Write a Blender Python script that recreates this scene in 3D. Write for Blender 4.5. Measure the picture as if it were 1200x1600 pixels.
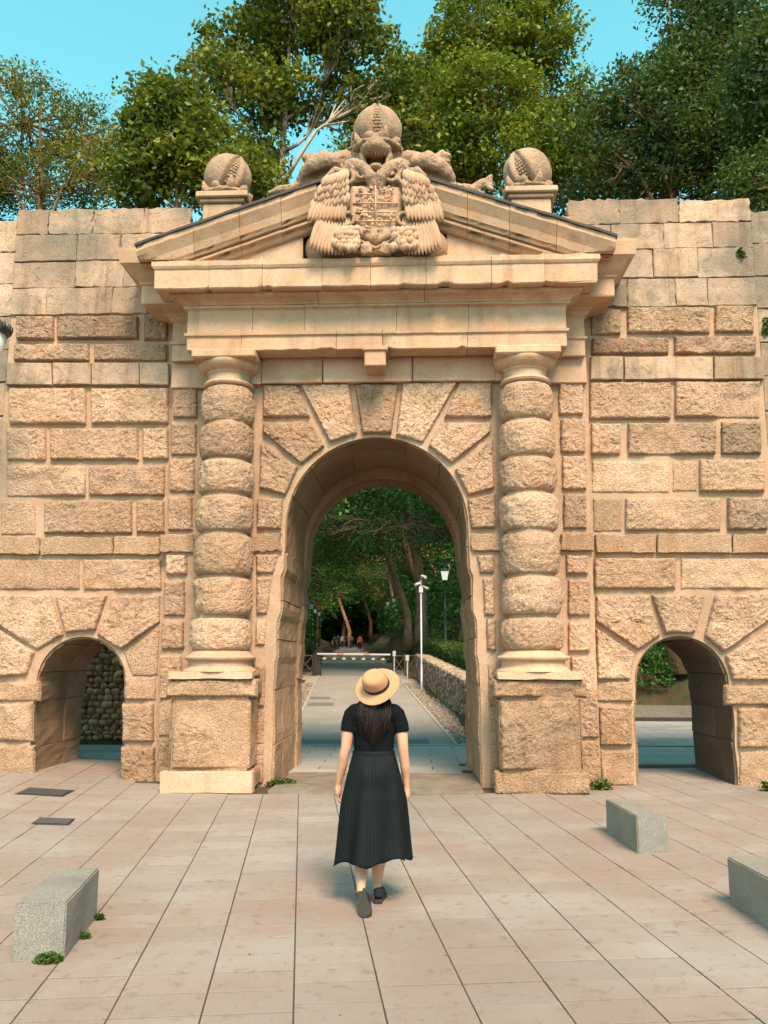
import bpy, bmesh, math, random
import numpy as np
from mathutils import Vector, Matrix, Euler
R = math.radians
random.seed(7); RNG = np.random.default_rng(7)
scene = bpy.context.scene
for o in list(bpy.data.objects): bpy.data.objects.remove(o, do_unlink=True)

# ------------------------------------------------------------------ camera
CAM_F, CAM_H = 1340.0, 1.72                    # focal length in photo pixels, eye height in metres
PITCH, YAW = math.atan(227/CAM_F), math.atan(52/1359.0)
CAM = np.array([0.565, -12.3, CAM_H])
cd = bpy.data.cameras.new('camera'); cam = bpy.data.objects.new('camera', cd)
scene.collection.objects.link(cam); scene.camera = cam
cam.location = CAM; cam.rotation_euler = (math.pi/2 + PITCH, 0, YAW)
cd.sensor_fit = 'VERTICAL'; cd.sensor_height = 36.0; cd.sensor_width = 27.0
cd.lens = 36.0*CAM_F/1600; cd.clip_start = 0.05; cd.clip_end = 3000
scene.render.resolution_x, scene.render.resolution_y = 768, 1024

# ------------------------------------------------------------------ sky, sun, exposure
SUN_EL, SUN_AZ = 50, -18                        # sun high behind the viewer, veiled
w = bpy.data.worlds.new('World'); scene.world = w; w.use_nodes = True
nt = w.node_tree; nt.nodes.clear()
sky = nt.nodes.new('ShaderNodeTexSky'); sky.sky_type = 'NISHITA'; sky.sun_disc = False
sky.sun_elevation = R(SUN_EL); sky.sun_rotation = R(180 - SUN_AZ)
sky.air_density = 1.0; sky.dust_density = 0.6; sky.ozone_density = 1.6
tint = nt.nodes.new('ShaderNodeHueSaturation')   # the clear sky reads turquoise in the photograph
tint.inputs['Hue'].default_value = 0.424; tint.inputs['Saturation'].default_value = 1.12; tint.inputs['Value'].default_value = 1.35
bg = nt.nodes.new('ShaderNodeBackground'); bg.inputs[1].default_value = 0.15
wo = nt.nodes.new('ShaderNodeOutputWorld')
nt.links.new(sky.outputs[0], tint.inputs['Color']); nt.links.new(tint.outputs[0], bg.inputs[0]); nt.links.new(bg.outputs[0], wo.inputs[0])
sl = bpy.data.lights.new('sun', 'SUN'); sl.energy = 5.0; sl.angle = R(22); sl.color = (1.0, 0.78, 0.60)
sun = bpy.data.objects.new('sun', sl); scene.collection.objects.link(sun)
sun.rotation_euler = (R(90 - SUN_EL), 0, R(-SUN_AZ))
scene.view_settings.view_transform = 'Standard'; scene.view_settings.look = 'None'
scene.view_settings.gamma = 1.0; scene.view_settings.use_curve_mapping = False
scene.view_settings.exposure = 0.78
scene.render.engine = 'CYCLES'
scene.cycles.max_bounces = 6; scene.cycles.diffuse_bounces = 4; scene.cycles.transparent_max_bounces = 8

# ------------------------------------------------------------------ photo pixel -> direction -> point on a known plane
_fw = np.array([-math.sin(YAW)*math.cos(PITCH), math.cos(YAW)*math.cos(PITCH), math.sin(PITCH)])
_rt = np.array([math.cos(YAW), math.sin(YAW), 0.0]); _up = np.cross(_rt, _fw)
def ray(u, v): return _fw*CAM_F + _rt*(u - 600) + _up*(800 - v)
def onY(u, v, y):
    d = ray(u, v); return CAM + (y - CAM[1])/d[1]*d
def xz(u, v, y):
    p = onY(u, v, y); return (p[0], p[2])
def onZ(u, v, z=0.0):
    d = ray(u, v); return CAM + (z - CAM[2])/d[2]*d
def proj(p):
    q = np.array(p) - CAM; z = q @ _fw; return 600 + CAM_F*(q @ _rt)/z, 800 - CAM_F*(q @ _up)/z

# ------------------------------------------------------------------ noise
def _h(ix, iy, iz):
    n = (ix*374761393 + iy*668265263 + iz*2147483647 + 1013904223) & 0xffffffff
    n = ((n ^ (n >> 13))*1274126177) & 0xffffffff
    n = ((n ^ (n >> 16))*2246822519) & 0xffffffff
    return ((n ^ (n >> 15)) & 0xffff)/65535.0
def vn(P):                                       # value noise, -1..1
    P = np.asarray(P, float); i = np.floor(P).astype(np.int64); f = P - i
    f = f*f*f*(f*(f*6 - 15) + 10); r = 0
    for dx in (0, 1):
        for dy in (0, 1):
            for dz in (0, 1):
                wgt = (f[:, 0] if dx else 1 - f[:, 0])*(f[:, 1] if dy else 1 - f[:, 1])*(f[:, 2] if dz else 1 - f[:, 2])
                r = r + wgt*_h(i[:, 0] + dx, i[:, 1] + dy, i[:, 2] + dz)
    return r*2 - 1
def fbm(P, octv=3):
    P = np.asarray(P, float); r = 0; a = 1; t = 0
    for k in range(octv):
        r = r + a*vn(P*(2.03**k) + k*17.3); t += a; a *= .5
    return r/t
def smooth(a, b, x):
    t = np.clip((x - a)/(b - a), 0, 1); return t*t*(3 - 2*t)

# ------------------------------------------------------------------ object helpers
COL = scene.collection
def link(o, parent=None):
    COL.objects.link(o)
    if parent is not None: o.parent = parent
    return o
def mesh_data(name, V, F, mat=None, sm=False):
    me = bpy.data.meshes.new(name); V = np.asarray(V, float)
    me.from_pydata(V.tolist(), [], F if isinstance(F, list) else F.tolist()); me.update()
    if mat is not None: me.materials.append(mat)
    if sm: me.polygons.foreach_set('use_smooth', np.ones(len(me.polygons), bool))
    return me
def obj(name, V, F, mat, parent=None, sm=False):
    return link(bpy.data.objects.new(name, mesh_data(name, V, F, mat, sm)), parent)
def inst(name, me, parent=None, loc=(0, 0, 0), rot=(0, 0, 0), sc=(1, 1, 1)):
    o = bpy.data.objects.new(name, me); o.location = loc; o.rotation_euler = rot
    o.scale = sc if hasattr(sc, '__len__') else (sc,)*3
    return link(o, parent)
def empty(name, loc=(0, 0, 0)):
    o = bpy.data.objects.new(name, None); o.location = loc; o.empty_display_size = .2
    return link(o)
def tag(o, label, cat, group=None, kind=None):
    if label: o['label'] = label
    if cat: o['category'] = cat
    if group: o['group'] = group
    if kind: o['kind'] = kind
    return o
class MB:
    """collects shapes into one mesh"""
    def __init__(s): s.V = []; s.F = []; s.n = 0
    def add(s, V, F):
        s.V.append(np.asarray(V, float)); s.F += [[i + s.n for i in f] for f in F]; s.n += len(V); return s
    def box(s, x0, x1, y0, y1, z0, z1):
        return s.add([(x0,y0,z0),(x1,y0,z0),(x1,y1,z0),(x0,y1,z0),(x0,y0,z1),(x1,y0,z1),(x1,y1,z1),(x0,y1,z1)],
            [(0,3,2,1),(4,5,6,7),(0,1,5,4),(1,2,6,5),(2,3,7,6),(3,0,4,7)])
    def tube(s, pts, rad, n=8, cap=True):
        pts = np.asarray(pts, float); rad = np.broadcast_to(np.asarray(rad, float), (len(pts),))
        V = []; m = len(pts); ref = None
        for i in range(m):
            t = pts[min(i+1, m-1)] - pts[max(i-1, 0)]; t = t/(np.linalg.norm(t) + 1e-9)
            if ref is None: ref = np.array([1., 0, 0]) if abs(t[0]) < .8 else np.array([0, 1., 0])
            a = ref - t*(ref @ t); a /= np.linalg.norm(a); b = np.cross(t, a); ref = a
            for k in range(n):
                c = 2*math.pi*k/n; V.append(pts[i] + rad[i]*(math.cos(c)*a + math.sin(c)*b))
        F = [(i*n + k, i*n + (k+1) % n, (i+1)*n + (k+1) % n, (i+1)*n + k) for i in range(m-1) for k in range(n)]
        if cap: F += [tuple(range(n-1, -1, -1)), tuple((m-1)*n + k for k in range(n))]
        return s.add(V, F)
    def lathe(s, prof, n=24, c=(0, 0, 0)):
        V = [(c[0] + r*math.cos(2*math.pi*k/n), c[1] + r*math.sin(2*math.pi*k/n), c[2] + z) for r, z in prof for k in range(n)]
        m = len(prof)
        F = [(i*n + k, i*n + (k+1) % n, (i+1)*n + (k+1) % n, (i+1)*n + k) for i in range(m-1) for k in range(n)]
        F += [tuple(range(n-1, -1, -1)), tuple((m-1)*n + k for k in range(n))]
        return s.add(V, F)
    def ell(s, c, r, rot=None, n=14, m=9):
        V = []; F = []
        for i in range(m+1):
            th = math.pi*i/m
            for k in range(n):
                ph = 2*math.pi*k/n; V.append((math.sin(th)*math.cos(ph)*r[0], math.sin(th)*math.sin(ph)*r[1], math.cos(th)*r[2]))
        for i in range(m):
            for k in range(n):
                a, b = i*n + k, i*n + (k+1) % n; c2, d = (i+1)*n + (k+1) % n, (i+1)*n + k
                F.append((a, d, c2, b))
        V = np.array(V)
        if rot is not None: V = V @ np.array(Euler(rot).to_matrix()).T
        return s.add(V + np.array(c), F)
    def arr(s): return np.concatenate(s.V), s.F
    def build(s, name, mat, parent=None, sm=False):
        V, F = s.arr(); return obj(name, V, F, mat, parent, sm)
def beveled_box(sx, sy, sz, b):
    """box centred in x,y with its base on z=0 and all upper/vertical edges chamfered"""
    bm = bmesh.new(); bmesh.ops.create_cube(bm, size=1)
    for v in bm.verts: v.co = (v.co.x*sx, v.co.y*sy, (v.co.z + .5)*sz)
    bmesh.ops.bevel(bm, geom=list(bm.edges), offset=b, segments=1, affect='EDGES')
    V = [v.co[:] for v in bm.verts]; bm.verts.index_update(); F = [[v.index for v in f.verts] for f in bm.faces]; bm.free()
    return V, F
def remesh(mb, voxel, smooth_it=3, disp=0.0, dscale=10.0):
    """one continuous skin round overlapping shapes"""
    V, F = mb.arr(); me = mesh_data('tmp', V, F); o = bpy.data.objects.new('tmp', me); COL.objects.link(o)
    m = o.modifiers.new('r', 'REMESH'); m.mode = 'VOXEL'; m.voxel_size = voxel
    if smooth_it:
        s_ = o.modifiers.new('s', 'SMOOTH'); s_.iterations = smooth_it; s_.factor = .5
    dg = bpy.context.evaluated_depsgraph_get(); ev = o.evaluated_get(dg); m2 = bpy.data.meshes.new_from_object(ev)
    bpy.data.objects.remove(o, do_unlink=True); bpy.data.meshes.remove(me)
    if disp:
        n = len(m2.vertices); co = np.empty(n*3); m2.vertices.foreach_get('co', co); co = co.reshape(-1, 3)
        no = np.empty(n*3); m2.vertices.foreach_get('normal', no); no = no.reshape(-1, 3)
        co = co + no*(fbm(co*dscale, 3)*disp)[:, None]; m2.vertices.foreach_set('co', co.ravel()); m2.update()
    m2.polygons.foreach_set('use_smooth', np.ones(len(m2.polygons), bool))
    return m2

# ------------------------------------------------------------------ materials
class NT:
    def __init__(s, name):
        s.m = bpy.data.materials.new(name); s.m.use_nodes = True; s.t = s.m.node_tree; s.t.nodes.clear()
        s.out = s.t.nodes.new('ShaderNodeOutputMaterial'); s.b = s.t.nodes.new('ShaderNodeBsdfPrincipled')
        s.t.links.new(s.b.outputs[0], s.out.inputs[0]); s.pos = None
    def n(s, typ, **k):
        nd = s.t.nodes.new(typ)
        for a, v in k.items(): setattr(nd, a, v)
        return nd
    def l(s, a, b): s.t.links.new(a, b)
    def P(s):
        if s.pos is None: s.pos = s.n('ShaderNodeNewGeometry').outputs['Position']
        return s.pos
    def noise(s, scale, detail=4, rough=.55, dist=0, vec=None):
        nd = s.n('ShaderNodeTexNoise'); s.l(vec or s.P(), nd.inputs['Vector'])
        nd.inputs['Scale'].default_value = scale; nd.inputs['Detail'].default_value = detail
        nd.inputs['Roughness'].default_value = rough; nd.inputs['Distortion'].default_value = dist
        return nd.outputs[0]
    def voro(s, scale, feature='F1', vec=None, out=0):
        nd = s.n('ShaderNodeTexVoronoi', feature=feature); s.l(vec or s.P(), nd.inputs['Vector']); nd.inputs['Scale'].default_value = scale
        return nd.outputs[out]
    def ramp(s, fac, a, b, ca=(0, 0, 0, 1), cb=(1, 1, 1, 1)):
        nd = s.n('ShaderNodeValToRGB'); e = nd.color_ramp.elements
        e[0].position = a; e[1].position = b; e[0].color = ca; e[1].color = cb; s.l(fac, nd.inputs[0]); return nd.outputs[0]
    def mix(s, fac, a, b, mode='MIX'):
        nd = s.n('ShaderNodeMix', data_type='RGBA', blend_type=mode)
        for k, v in ((0, fac), (6, a), (7, b)):
            if isinstance(v, (int, float)): nd.inputs[k].default_value = v
            elif isinstance(v, tuple): nd.inputs[k].default_value = v if len(v) == 4 else (*v, 1)
            else: s.l(v, nd.inputs[k])
        return nd.outputs[2]
    def math(s, op, a, b=0.0):
        nd = s.n('ShaderNodeMath', operation=op)
        for k, v in ((0, a), (1, b)):
            if isinstance(v, (int, float)): nd.inputs[k].default_value = v
            else: s.l(v, nd.inputs[k])
        return nd.outputs[0]
    def rnd(s): return s.n('ShaderNodeObjectInfo').outputs['Random']
    def bump(s, h, dist, strength=1.0, prev=None):
        nd = s.n('ShaderNodeBump'); nd.inputs['Strength'].default_value = strength; nd.inputs['Distance'].default_value = dist
        s.l(h, nd.inputs['Height'])
        if prev is not None: s.l(prev, nd.inputs['Normal'])
        return nd.outputs[0]
    def done(s, col=None, rough=.8, nrm=None, spec=.3, metal=0.0):
        if col is not None:
            if isinstance(col, tuple): s.b.inputs['Base Color'].default_value = (*col[:3], 1)
            else: s.l(col, s.b.inputs['Base Color'])
        if isinstance(rough, (int, float)): s.b.inputs['Roughness'].default_value = rough
        else: s.l(rough, s.b.inputs['Roughness'])
        s.b.inputs['Specular IOR Level'].default_value = spec; s.b.inputs['Metallic'].default_value = metal
        if nrm is not None: s.l(nrm, s.b.inputs['Normal'])
        return s.m
M = {}
def stone(name, ca, cb, cc, fine=.012, chisel=0.0, grey=0.0, pits=0.0, tone=.5, streak=0.0):
    """weathered calcareous stone: two tones in large patches, ochre stains cc, per-block tint, grain, pits"""
    t = NT(name); r = t.rnd()
    base = t.mix(t.ramp(t.noise(.9, 5, .6), .35, .68), ca, cb)
    base = t.mix(t.math('MULTIPLY', t.ramp(t.noise(2.6, 6, .65, .6), .5, .72), .75), base, cc)
    base = t.mix(1.0, base, t.mix(r, (1 - tone*.42, 1 - tone*.5, 1 - tone*.55), (1 + tone*.22, 1 + tone*.2, 1 + tone*.2)), 'MULTIPLY')
    if grey:
        base = t.mix(t.math('MULTIPLY', t.ramp(t.noise(.75, 7, .68, .4), .43, .60), grey), base, (.20, .175, .125))
        base = t.mix(t.math('MULTIPLY', t.ramp(t.noise(5.5, 8, .75, .8), .52, .70), grey*.8), base, (.12, .08, .05))
    if streak:
        mp = t.n('ShaderNodeMapping'); t.l(t.P(), mp.inputs[0]); mp.inputs['Scale'].default_value = (5, 5, .5)
        base = t.mix(t.math('MULTIPLY', t.ramp(t.noise(1.0, 5, .6, 0, mp.outputs[0]), .52, .75), streak), base, (.13, .075, .035))
    g = t.noise(55, 6, .7); base = t.mix(1.0, base, t.ramp(g, .25, .75, (.74, .72, .7, 1), (1.16, 1.16, 1.16, 1)), 'MULTIPLY')
    base = t.mix(t.math('MULTIPLY', t.ramp(t.noise(14, 4, .6), .62, .78), .55), base, (.17, .1, .05))
    base = t.mix(1.0, base, (1.01, .995, 1.0), 'MULTIPLY')
    nrm = t.bump(t.noise(70, 6, .65), fine)
    if pits:
        pv = t.ramp(t.voro(16), .03, .13); msk = t.ramp(t.noise(3.3, 3), .45, .6)
        h = t.math('MULTIPLY', t.math('SUBTRACT', 1.0, pv), msk); nrm = t.bump(t.math('SUBTRACT', 1.0, h), .03*pits, 1.0, nrm)
        base = t.mix(t.math('MULTIPLY', h, .8), base, (.08, .05, .03))
    if chisel:
        wv = t.noise(24, 3, .55, 1.4); rid = t.math('ABSOLUTE', t.math('SUBTRACT', wv, .5))
        nrm = t.bump(t.math('MULTIPLY', rid, 2.0), chisel, 1.0, nrm)
        nrm = t.bump(t.voro(42), chisel*.45, 1.0, nrm)
    M[name] = t.done(base, .88, nrm, .2); return M[name]
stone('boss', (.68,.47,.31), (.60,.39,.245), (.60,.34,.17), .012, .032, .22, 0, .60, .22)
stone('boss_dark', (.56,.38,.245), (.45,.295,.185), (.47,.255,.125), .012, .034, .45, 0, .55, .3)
stone('ashlar', (.60,.41,.275), (.53,.345,.22), (.53,.30,.15), .010, .004, .2, .6, .40, .25)
stone('mortar', (.54,.365,.24), (.46,.295,.18), (.42,.235,.12), .018, .006, .25, .3, .0)
stone('upper', (.56,.405,.285), (.47,.33,.22), (.45,.265,.145), .016, .008, .85, .9, .55, .65)
stone('cornice', (.59,.405,.26), (.51,.325,.195), (.54,.29,.135), .009, 0, .28, .5, .26, .35)
stone('carved', (.54,.365,.235), (.46,.295,.18), (.40,.235,.13), .016, .018, .30, .4, .0)
stone('carved_fine', (.56,.38,.245), (.48,.31,.19), (.42,.245,.135), .008, 0, .22, 0, .25)
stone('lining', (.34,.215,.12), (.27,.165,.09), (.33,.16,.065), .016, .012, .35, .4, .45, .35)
stone('lining_shade', (.17,.115,.07), (.13,.085,.05), (.16,.09,.045), .016, .012, .4, .4, .4, .35)  # darker lining copy, shade of the unlit right-hand side painted into the colour
stone('worn', (.57,.375,.235), (.46,.285,.165), (.41,.21,.095), .020, .024, .22, .9, .28, .30)

# ================================================================== THE GATE
def resample(poly, sp, jit=0.0, seed=0):
    poly = np.asarray(poly, float); out = []; rr = np.random.default_rng(seed)
    for a, b in zip(poly, np.roll(poly, -1, 0)):
        k = max(1, int(round(np.linalg.norm(b - a)/sp)))
        for i in range(k): out.append(a + (b - a)*i/k)
    out = np.array(out)
    if jit: out = out + rr.normal(0, jit, out.shape)
    return out
_seed = [0]
def boss(poly, yj, depth, parent, mat=None, rough=1.0, sp=.023, erode=0.0, name='stone_block', edge=.032):
    """quarry-faced block: outline poly in (x,z), standing proud of the joint plane yj towards the viewer"""
    _seed[0] += 1; sd = _seed[0]
    B = resample(poly, sp, .0035, sd); n = len(B); c = (B.min(0) + B.max(0))/2; w_, h_ = B.max(0) - B.min(0)
    c = B.mean(0)*.5 + c*.5; hm = min(w_, h_)/2
    T = np.stack([np.clip(B[:, 0], c[0] - max(0, w_/2 - hm), c[0] + max(0, w_/2 - hm)), np.clip(B[:, 1], c[1] - max(0, h_/2 - hm), c[1] + max(0, h_/2 - hm))], 1)
    ins = [-.012, 0, .004, .012, .026, .044]; k = max(2, int((hm - .05)/sp)); ins += list(np.linspace(.066, hm, k))
    rings = []; inset = []
    for s in ins: rings.append(B + (T - B)*(s/hm)); inset.append(np.full(n, s))
    Pn = np.concatenate(rings); I = np.concatenate(inset)
    prof = np.sqrt(np.clip(1 - (1 - np.clip(I/edge, 0, 1))**2, 0, 1))
    W = np.stack([Pn[:, 0], np.full(len(Pn), yj + sd*3.7), Pn[:, 1]], 1)
    wp = W + .05*np.stack([vn(W*6 + 5), vn(W*6 + 31), vn(W*6 + 77)], 1)
    rid = 1 - 2.4*np.abs(vn(wp*18)) ; rid2 = 1 - 2.4*np.abs(vn(wp*27 + 9))
    big = fbm(W*3.2, 2)
    d = depth*prof*(1 + .35*big) + rough*prof*(.011*rid + .008*rid2)
    if erode:
        m = smooth(.62 - erode, .92 - erode, .5 + .5*fbm(W*1.7 + 40, 3)); d = d*(1 - m) + m*prof*(depth*.30 + .012*fbm(W*6, 3))
    d = np.where(I < 0, -.03, np.where(I == 0, 0, d))
    V = np.stack([Pn[:, 0], yj - d, Pn[:, 1]], 1); m_ = len(ins)
    F = [(i*n + k, i*n + (k+1) % n, (i+1)*n + (k+1) % n, (i+1)*n + k) for i in range(m_-1) for k in range(n)]
    return obj(name, V, F, mat or M['boss'], parent, True)
def ashlar(poly, yj, depth, parent, mat=None, bev=.012, jit=.003, name='stone_block', sp=.2, tilt=.004):
    _seed[0] += 1; rr = np.random.default_rng(_seed[0])
    B = resample(poly, sp, jit, _seed[0]); n = len(B); c = B.mean(0); q = B - c
    ln = np.linalg.norm(q, axis=1)[:, None]; inn = B - q/np.maximum(ln, .01)*bev*1.3
    tz = rr.normal(0, tilt)*(q[:, 1]) + rr.normal(0, tilt)*q[:, 0]; dd = depth + rr.uniform(-.004, .006)
    rings = [np.stack([B[:, 0], np.full(n, yj + .03), B[:, 1]], 1), np.stack([B[:, 0], yj - dd + bev + tz*0, B[:, 1]], 1), np.stack([inn[:, 0], yj - dd + tz*4, inn[:, 1]], 1)]
    V = np.concatenate(rings)
    F = [(i*n + k, i*n + (k+1) % n, (i+1)*n + (k+1) % n, (i+1)*n + k) for i in range(2) for k in range(n)] + [tuple(2*n + k for k in range(n))]
    return obj(name, V, F, mat or M['ashlar'], parent)
def rect(u0, v0, u1, v1, y): return [xz(u0, v1, y), xz(u1, v1, y), xz(u1, v0, y), xz(u0, v0, y)]   # ccw seen from the front
def ccw(p):
    a = sum(p[i][0]*p[(i+1) % len(p)][1] - p[(i+1) % len(p)][0]*p[i][1] for i in range(len(p)))
    return p if a > 0 else p[::-1]
def pxpoly(pts, y): return ccw([xz(u, v, y) for u, v in pts])
def wall_core(name, x0, x1, z0, z1, y0, y1, prof, mat, parent, back=True):
    """block of masonry with an arched passage; prof = [(z, xl, xr)...] rising to the crown"""
    V = []; F = []
    rows = [(z, x0, a, b, x1) for z, a, b in prof]
    for y in (y0, y1):
        for z, a, b, c, d in rows: V += [(a, y, z), (b, y, z), (c, y, z), (d, y, z)]
        V += [(x0, y, z1), (x1, y, z1)]
    n = len(rows); K = 4*n + 2
    for side in (0, 1):
        o = side*K
        for i in range(n-1):
            for a, b in ((0, 1), (2, 3)):
                f = (o+4*i+a, o+4*i+b, o+4*i+4+b, o+4*i+4+a); F.append(f if not side else f[::-1])
        l = o + 4*(n-1); f = (l, l+1, l+2, l+3, o+4*n+1, o+4*n); F.append(f if not side else f[::-1])
    for i in range(n-1):
        F += [(4*i+1, K+4*i+1, K+4*i+5, 4*i+5), (K+4*i+2, 4*i+2, 4*i+6, K+4*i+6), (K+4*i, 4*i, 4*i+4, K+4*i+4), (4*i+3, K+4*i+3, K+4*i+7, 4*i+7)]
    l = 4*(n-1); F += [(K+l, l, 4*n, K+4*n), (l+3, K+l+3, K+4*n+1, 4*n+1), (4*n, 4*n+1, K+4*n+1, K+4*n)]
    return obj(name, V, F, mat, parent)
def arch_prof(cx, hw_fn, spring, rad, z0, step=.12):
    P = []; z = z0
    while z < spring - step/2: P.append((z, cx - hw_fn(z), cx + hw_fn(z))); z += step
    for i in range(19):
        a = math.pi/2*i/18; P.append((spring + rad*math.sin(a), cx - rad*math.cos(a)*1.0 - (.0005 if i == 18 else 0), cx + rad*math.cos(a) + (.0005 if i == 18 else 0)))
    return P

gate = empty('stone_gateway', (0, -.5, 0))
tag(gate, 'tall sandstone gateway with banded columns and a triangular pediment over its round arch', 'gateway')
gate.location = (0, 0, 0)
wingL = tag(empty('rusticated_wall'), 'rough block wall whose small arch shows cobble rubble masonry behind it', 'wall', 'rusticated walls flanking the gateway')
wingR = tag(empty('rusticated_wall'), 'rough block wall whose small arch opens onto blue-grey paving and greenery', 'wall', 'rusticated walls flanking the gateway')
YC, YP, YW = -.30, -.15, 0.0                    # joint planes: arch bay, pilaster strips, wings
R0, SPR = 1.295, 3.555
def hwc(z): return 1.305 + (0 if z > 2.95 else .045 if z > 2.35 else .085 if z > 1.75 else .115) + .006*math.sin(z*7)
prof_c = arch_prof(0, hwc, SPR, R0, -.05)
wall_core('masonry_core', -3.04, 3.04, -.05, 8.3, YP, 1.75, prof_c, M['mortar'], gate)
wall_core('arch_bay', -2.45, 2.45, -.05, 6.2, YC, YP + .05, prof_c, M['mortar'], gate)
SX, SR, SS = 4.235, .648, 1.365                 # small arches: offset, radius, springing
zpl = lambda z: SR + .008*math.sin(z*9) + .035*float(1 - smooth(1.0, 1.25, np.array(z)))
prof_sL = [(z, a, b) for z, a, b in arch_prof(-SX, zpl, SS, SR, -.05)]
prof_sR = [(z, a, b) for z, a, b in arch_prof(SX, zpl, SS, SR, -.05)]
WE = 5.66
wall_core('masonry_core', -WE, -3.04, -.05, xz(150, 328, YW)[1] - .05, YW, 1.8, prof_sL, M['mortar'], wingL)
wall_core('masonry_core', 3.04, WE, -.05, xz(1050, 312, YW)[1] - .09, YW, 1.8, prof_sR, M['mortar'], wingR)

# ---- blocks, measured on the photograph; each row lies on its own known plane
def C1(b): return [b[0]/2.609, 460 + b[1]/2.609, b[2]/2.609, 460 + b[3]/2.609]
def C2(b): return [b[0]/2.609, 850 + b[1]/2.609, b[2]/2.609, 850 + b[3]/2.609]
def C3(b): return [740 + b[0]/2.609, 460 + b[1]/2.609, 740 + b[2]/2.609, 460 + b[3]/2.609]
def C4(b): return [740 + b[0]/2.609, 850 + b[1]/2.609, 740 + b[2]/2.609, 850 + b[3]/2.609]
def pts(cf, P): return [tuple(cf([x, y, 0, 0])[:2]) for x, y in P]
def C5(b): return [380 + b[0]/2.727, 550 + b[1]/2.727, 380 + b[2]/2.727, 550 + b[3]/2.727]
yw = YW - .04
for b, e in (((68,90,218,185),0),((232,90,563,182),0),((585,88,683,186),.15),((58,202,362,272),0),((383,202,680,270),.1),
          ((38,382,350,528),.05),((372,382,686,526),0),((30,546,185,675),.1),((205,546,562,675),0),((582,546,685,672),0),
          ((24,697,346,822),.42),((362,697,670,820),.05),((0,842,140,978),.5),((180,840,537,975),0),((557,840,668,972),0)):
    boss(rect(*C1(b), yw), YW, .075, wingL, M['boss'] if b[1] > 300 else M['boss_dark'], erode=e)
for b, e in (((-45,62,320,185),.45),((340,62,655,186),.12),((-45,650,127,805),.40),((-45,826,132,950),.3),((-45,562,158,640),.3),
             ((508,546,632,636),.45),((497,652,625,806),.15),((492,828,630,975),.0)):
    boss(rect(*C2(b), yw), YW, .07, wingL, M['boss'] if b[1] < 500 else M['worn'], erode=e)
for P_, e in (([(-45,205),(205,205),(255,372),(150,430),(-45,300)],.1),([(230,208),(435,210),(387,352),(268,362)],0),
           ([(455,215),(650,210),(650,318),(492,432),(398,370)],.1),([(-45,330),(-20,335),(140,442),(108,532),(-45,545)],0),([(648,332),(502,442),(538,537),(640,537)],.4)):
    boss(pxpoly(pts(C2, P_), yw), YW, .085, wingL, erode=e)
for a, b in ((26,216),(216,375),(375,570),(570,690)): ashlar(rect(*C1((a+2,282,b-2,371)), yw), YW, .085, wingL, M['upper'])
for a, b in ((-40,165),(167,462),(464,655)): ashlar(rect(*C1((a+2,990,b-2,1060)), yw), YW, .075, wingL, M['worn'], jit=.008, sp=.09)
for b, e in (((480,60,600,163),.1),((628,52,963,158),0),((985,47,1143,155),0),((482,178,795,245),.1),((820,170,1152,243),.1),
          ((474,358,805,508),.05),((822,354,1168,501),.15),((480,526,600,652),0),((630,523,988,652),.15),((1012,520,1172,650),0),
          ((485,678,800,805),.45),((815,676,912,800),.6),((922,673,1188,805),.1),((490,832,605,965),.35),((620,828,1008,962),.18),((1037,826,1200,960),.05)):
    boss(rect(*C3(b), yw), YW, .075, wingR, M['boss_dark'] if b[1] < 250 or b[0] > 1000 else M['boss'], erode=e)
for b, e in (((492,57,825,183),0),((848,58,1225,182),.35),((505,560,650,642),.3),((513,662,646,822),0),((520,842,655,985),.45),
             ((1028,578,1235,657),.3),((1080,668,1235,830),.3),((1088,846,1235,1000),.4)):
    boss(rect(*C4(b), yw), YW, .07, wingR, M['boss'] if b[1] < 300 else M['worn'], erode=e)
for P_, e in (([(500,210),(712,207),(762,370),(672,432),(500,316)],0),([(727,207),(943,207),(903,362),(780,365)],0),
           ([(985,208),(1230,200),(1230,290),(1017,440),(943,375)],.05),([(500,342),(656,450),(640,552),(502,552)],.05),([(1230,318),(1027,457),(1057,555),(1230,555)],0)):
    boss(pxpoly(pts(C4, P_), yw), YW, .085, wingR, erode=e)
for a, b in ((475,610),(612,975),(977,1185)): ashlar(rect(*C3((a+2,257,b-2,348)), yw), YW, .085, wingR, M['upper'])
for a, b in ((495,742),(745,1050),(1053,1225)): ashlar(rect(*C3((a+2,980,b-2,1054)), yw), YW, .075, wingR, M['worn'], jit=.005, sp=.12)
# plain ashlar above the rusticated courses
def courses(parent, xa, xb, zs, seed, y, mat, tops=0.0, mn=.5, mx=1.15):
    rr = np.random.default_rng(seed)
    for k in range(len(zs)-1):
        x = xa
        while x < xb - .02:
            w2 = rr.uniform(mn, mx); x2 = x + w2
            if xb - x2 < .35: x2 = xb
            zt = zs[k+1] - .006
            top = k == len(zs)-2
            if top and tops: zt += rr.uniform(-tops, tops*.6)
            p = [(x+.005, zs[k]+.005), (x2-.005, zs[k]+.005), (x2-.005, zt), (x+.005, zt)]
            ashlar(p, y, .03 + rr.uniform(-.01, .012), parent, mat, bev=.01, jit=.006 if not top else .012, sp=.11 if not top else .07)
            x = x2
zb_l = xz(150, 492, YW)[1]; zt_l = xz(150, 328, YW)[1]; zb_r = xz(1050, 480, YW)[1]; zt_r = xz(1050, 312, YW)[1]
courses(wingL, -WE, -2.9, [zb_l] + [zb_l + (zt_l - zb_l)*t for t in (.25, .5, .755, 1)], 3, YW - .01, M['upper'], .008)
courses(wingR, 2.9, WE, [zb_r] + [zb_r + (zt_r - zb_r)*t for t in (.26, .53, .77, 1)], 5, YW - .01, M['upper'], .035, .45, .95)

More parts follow.
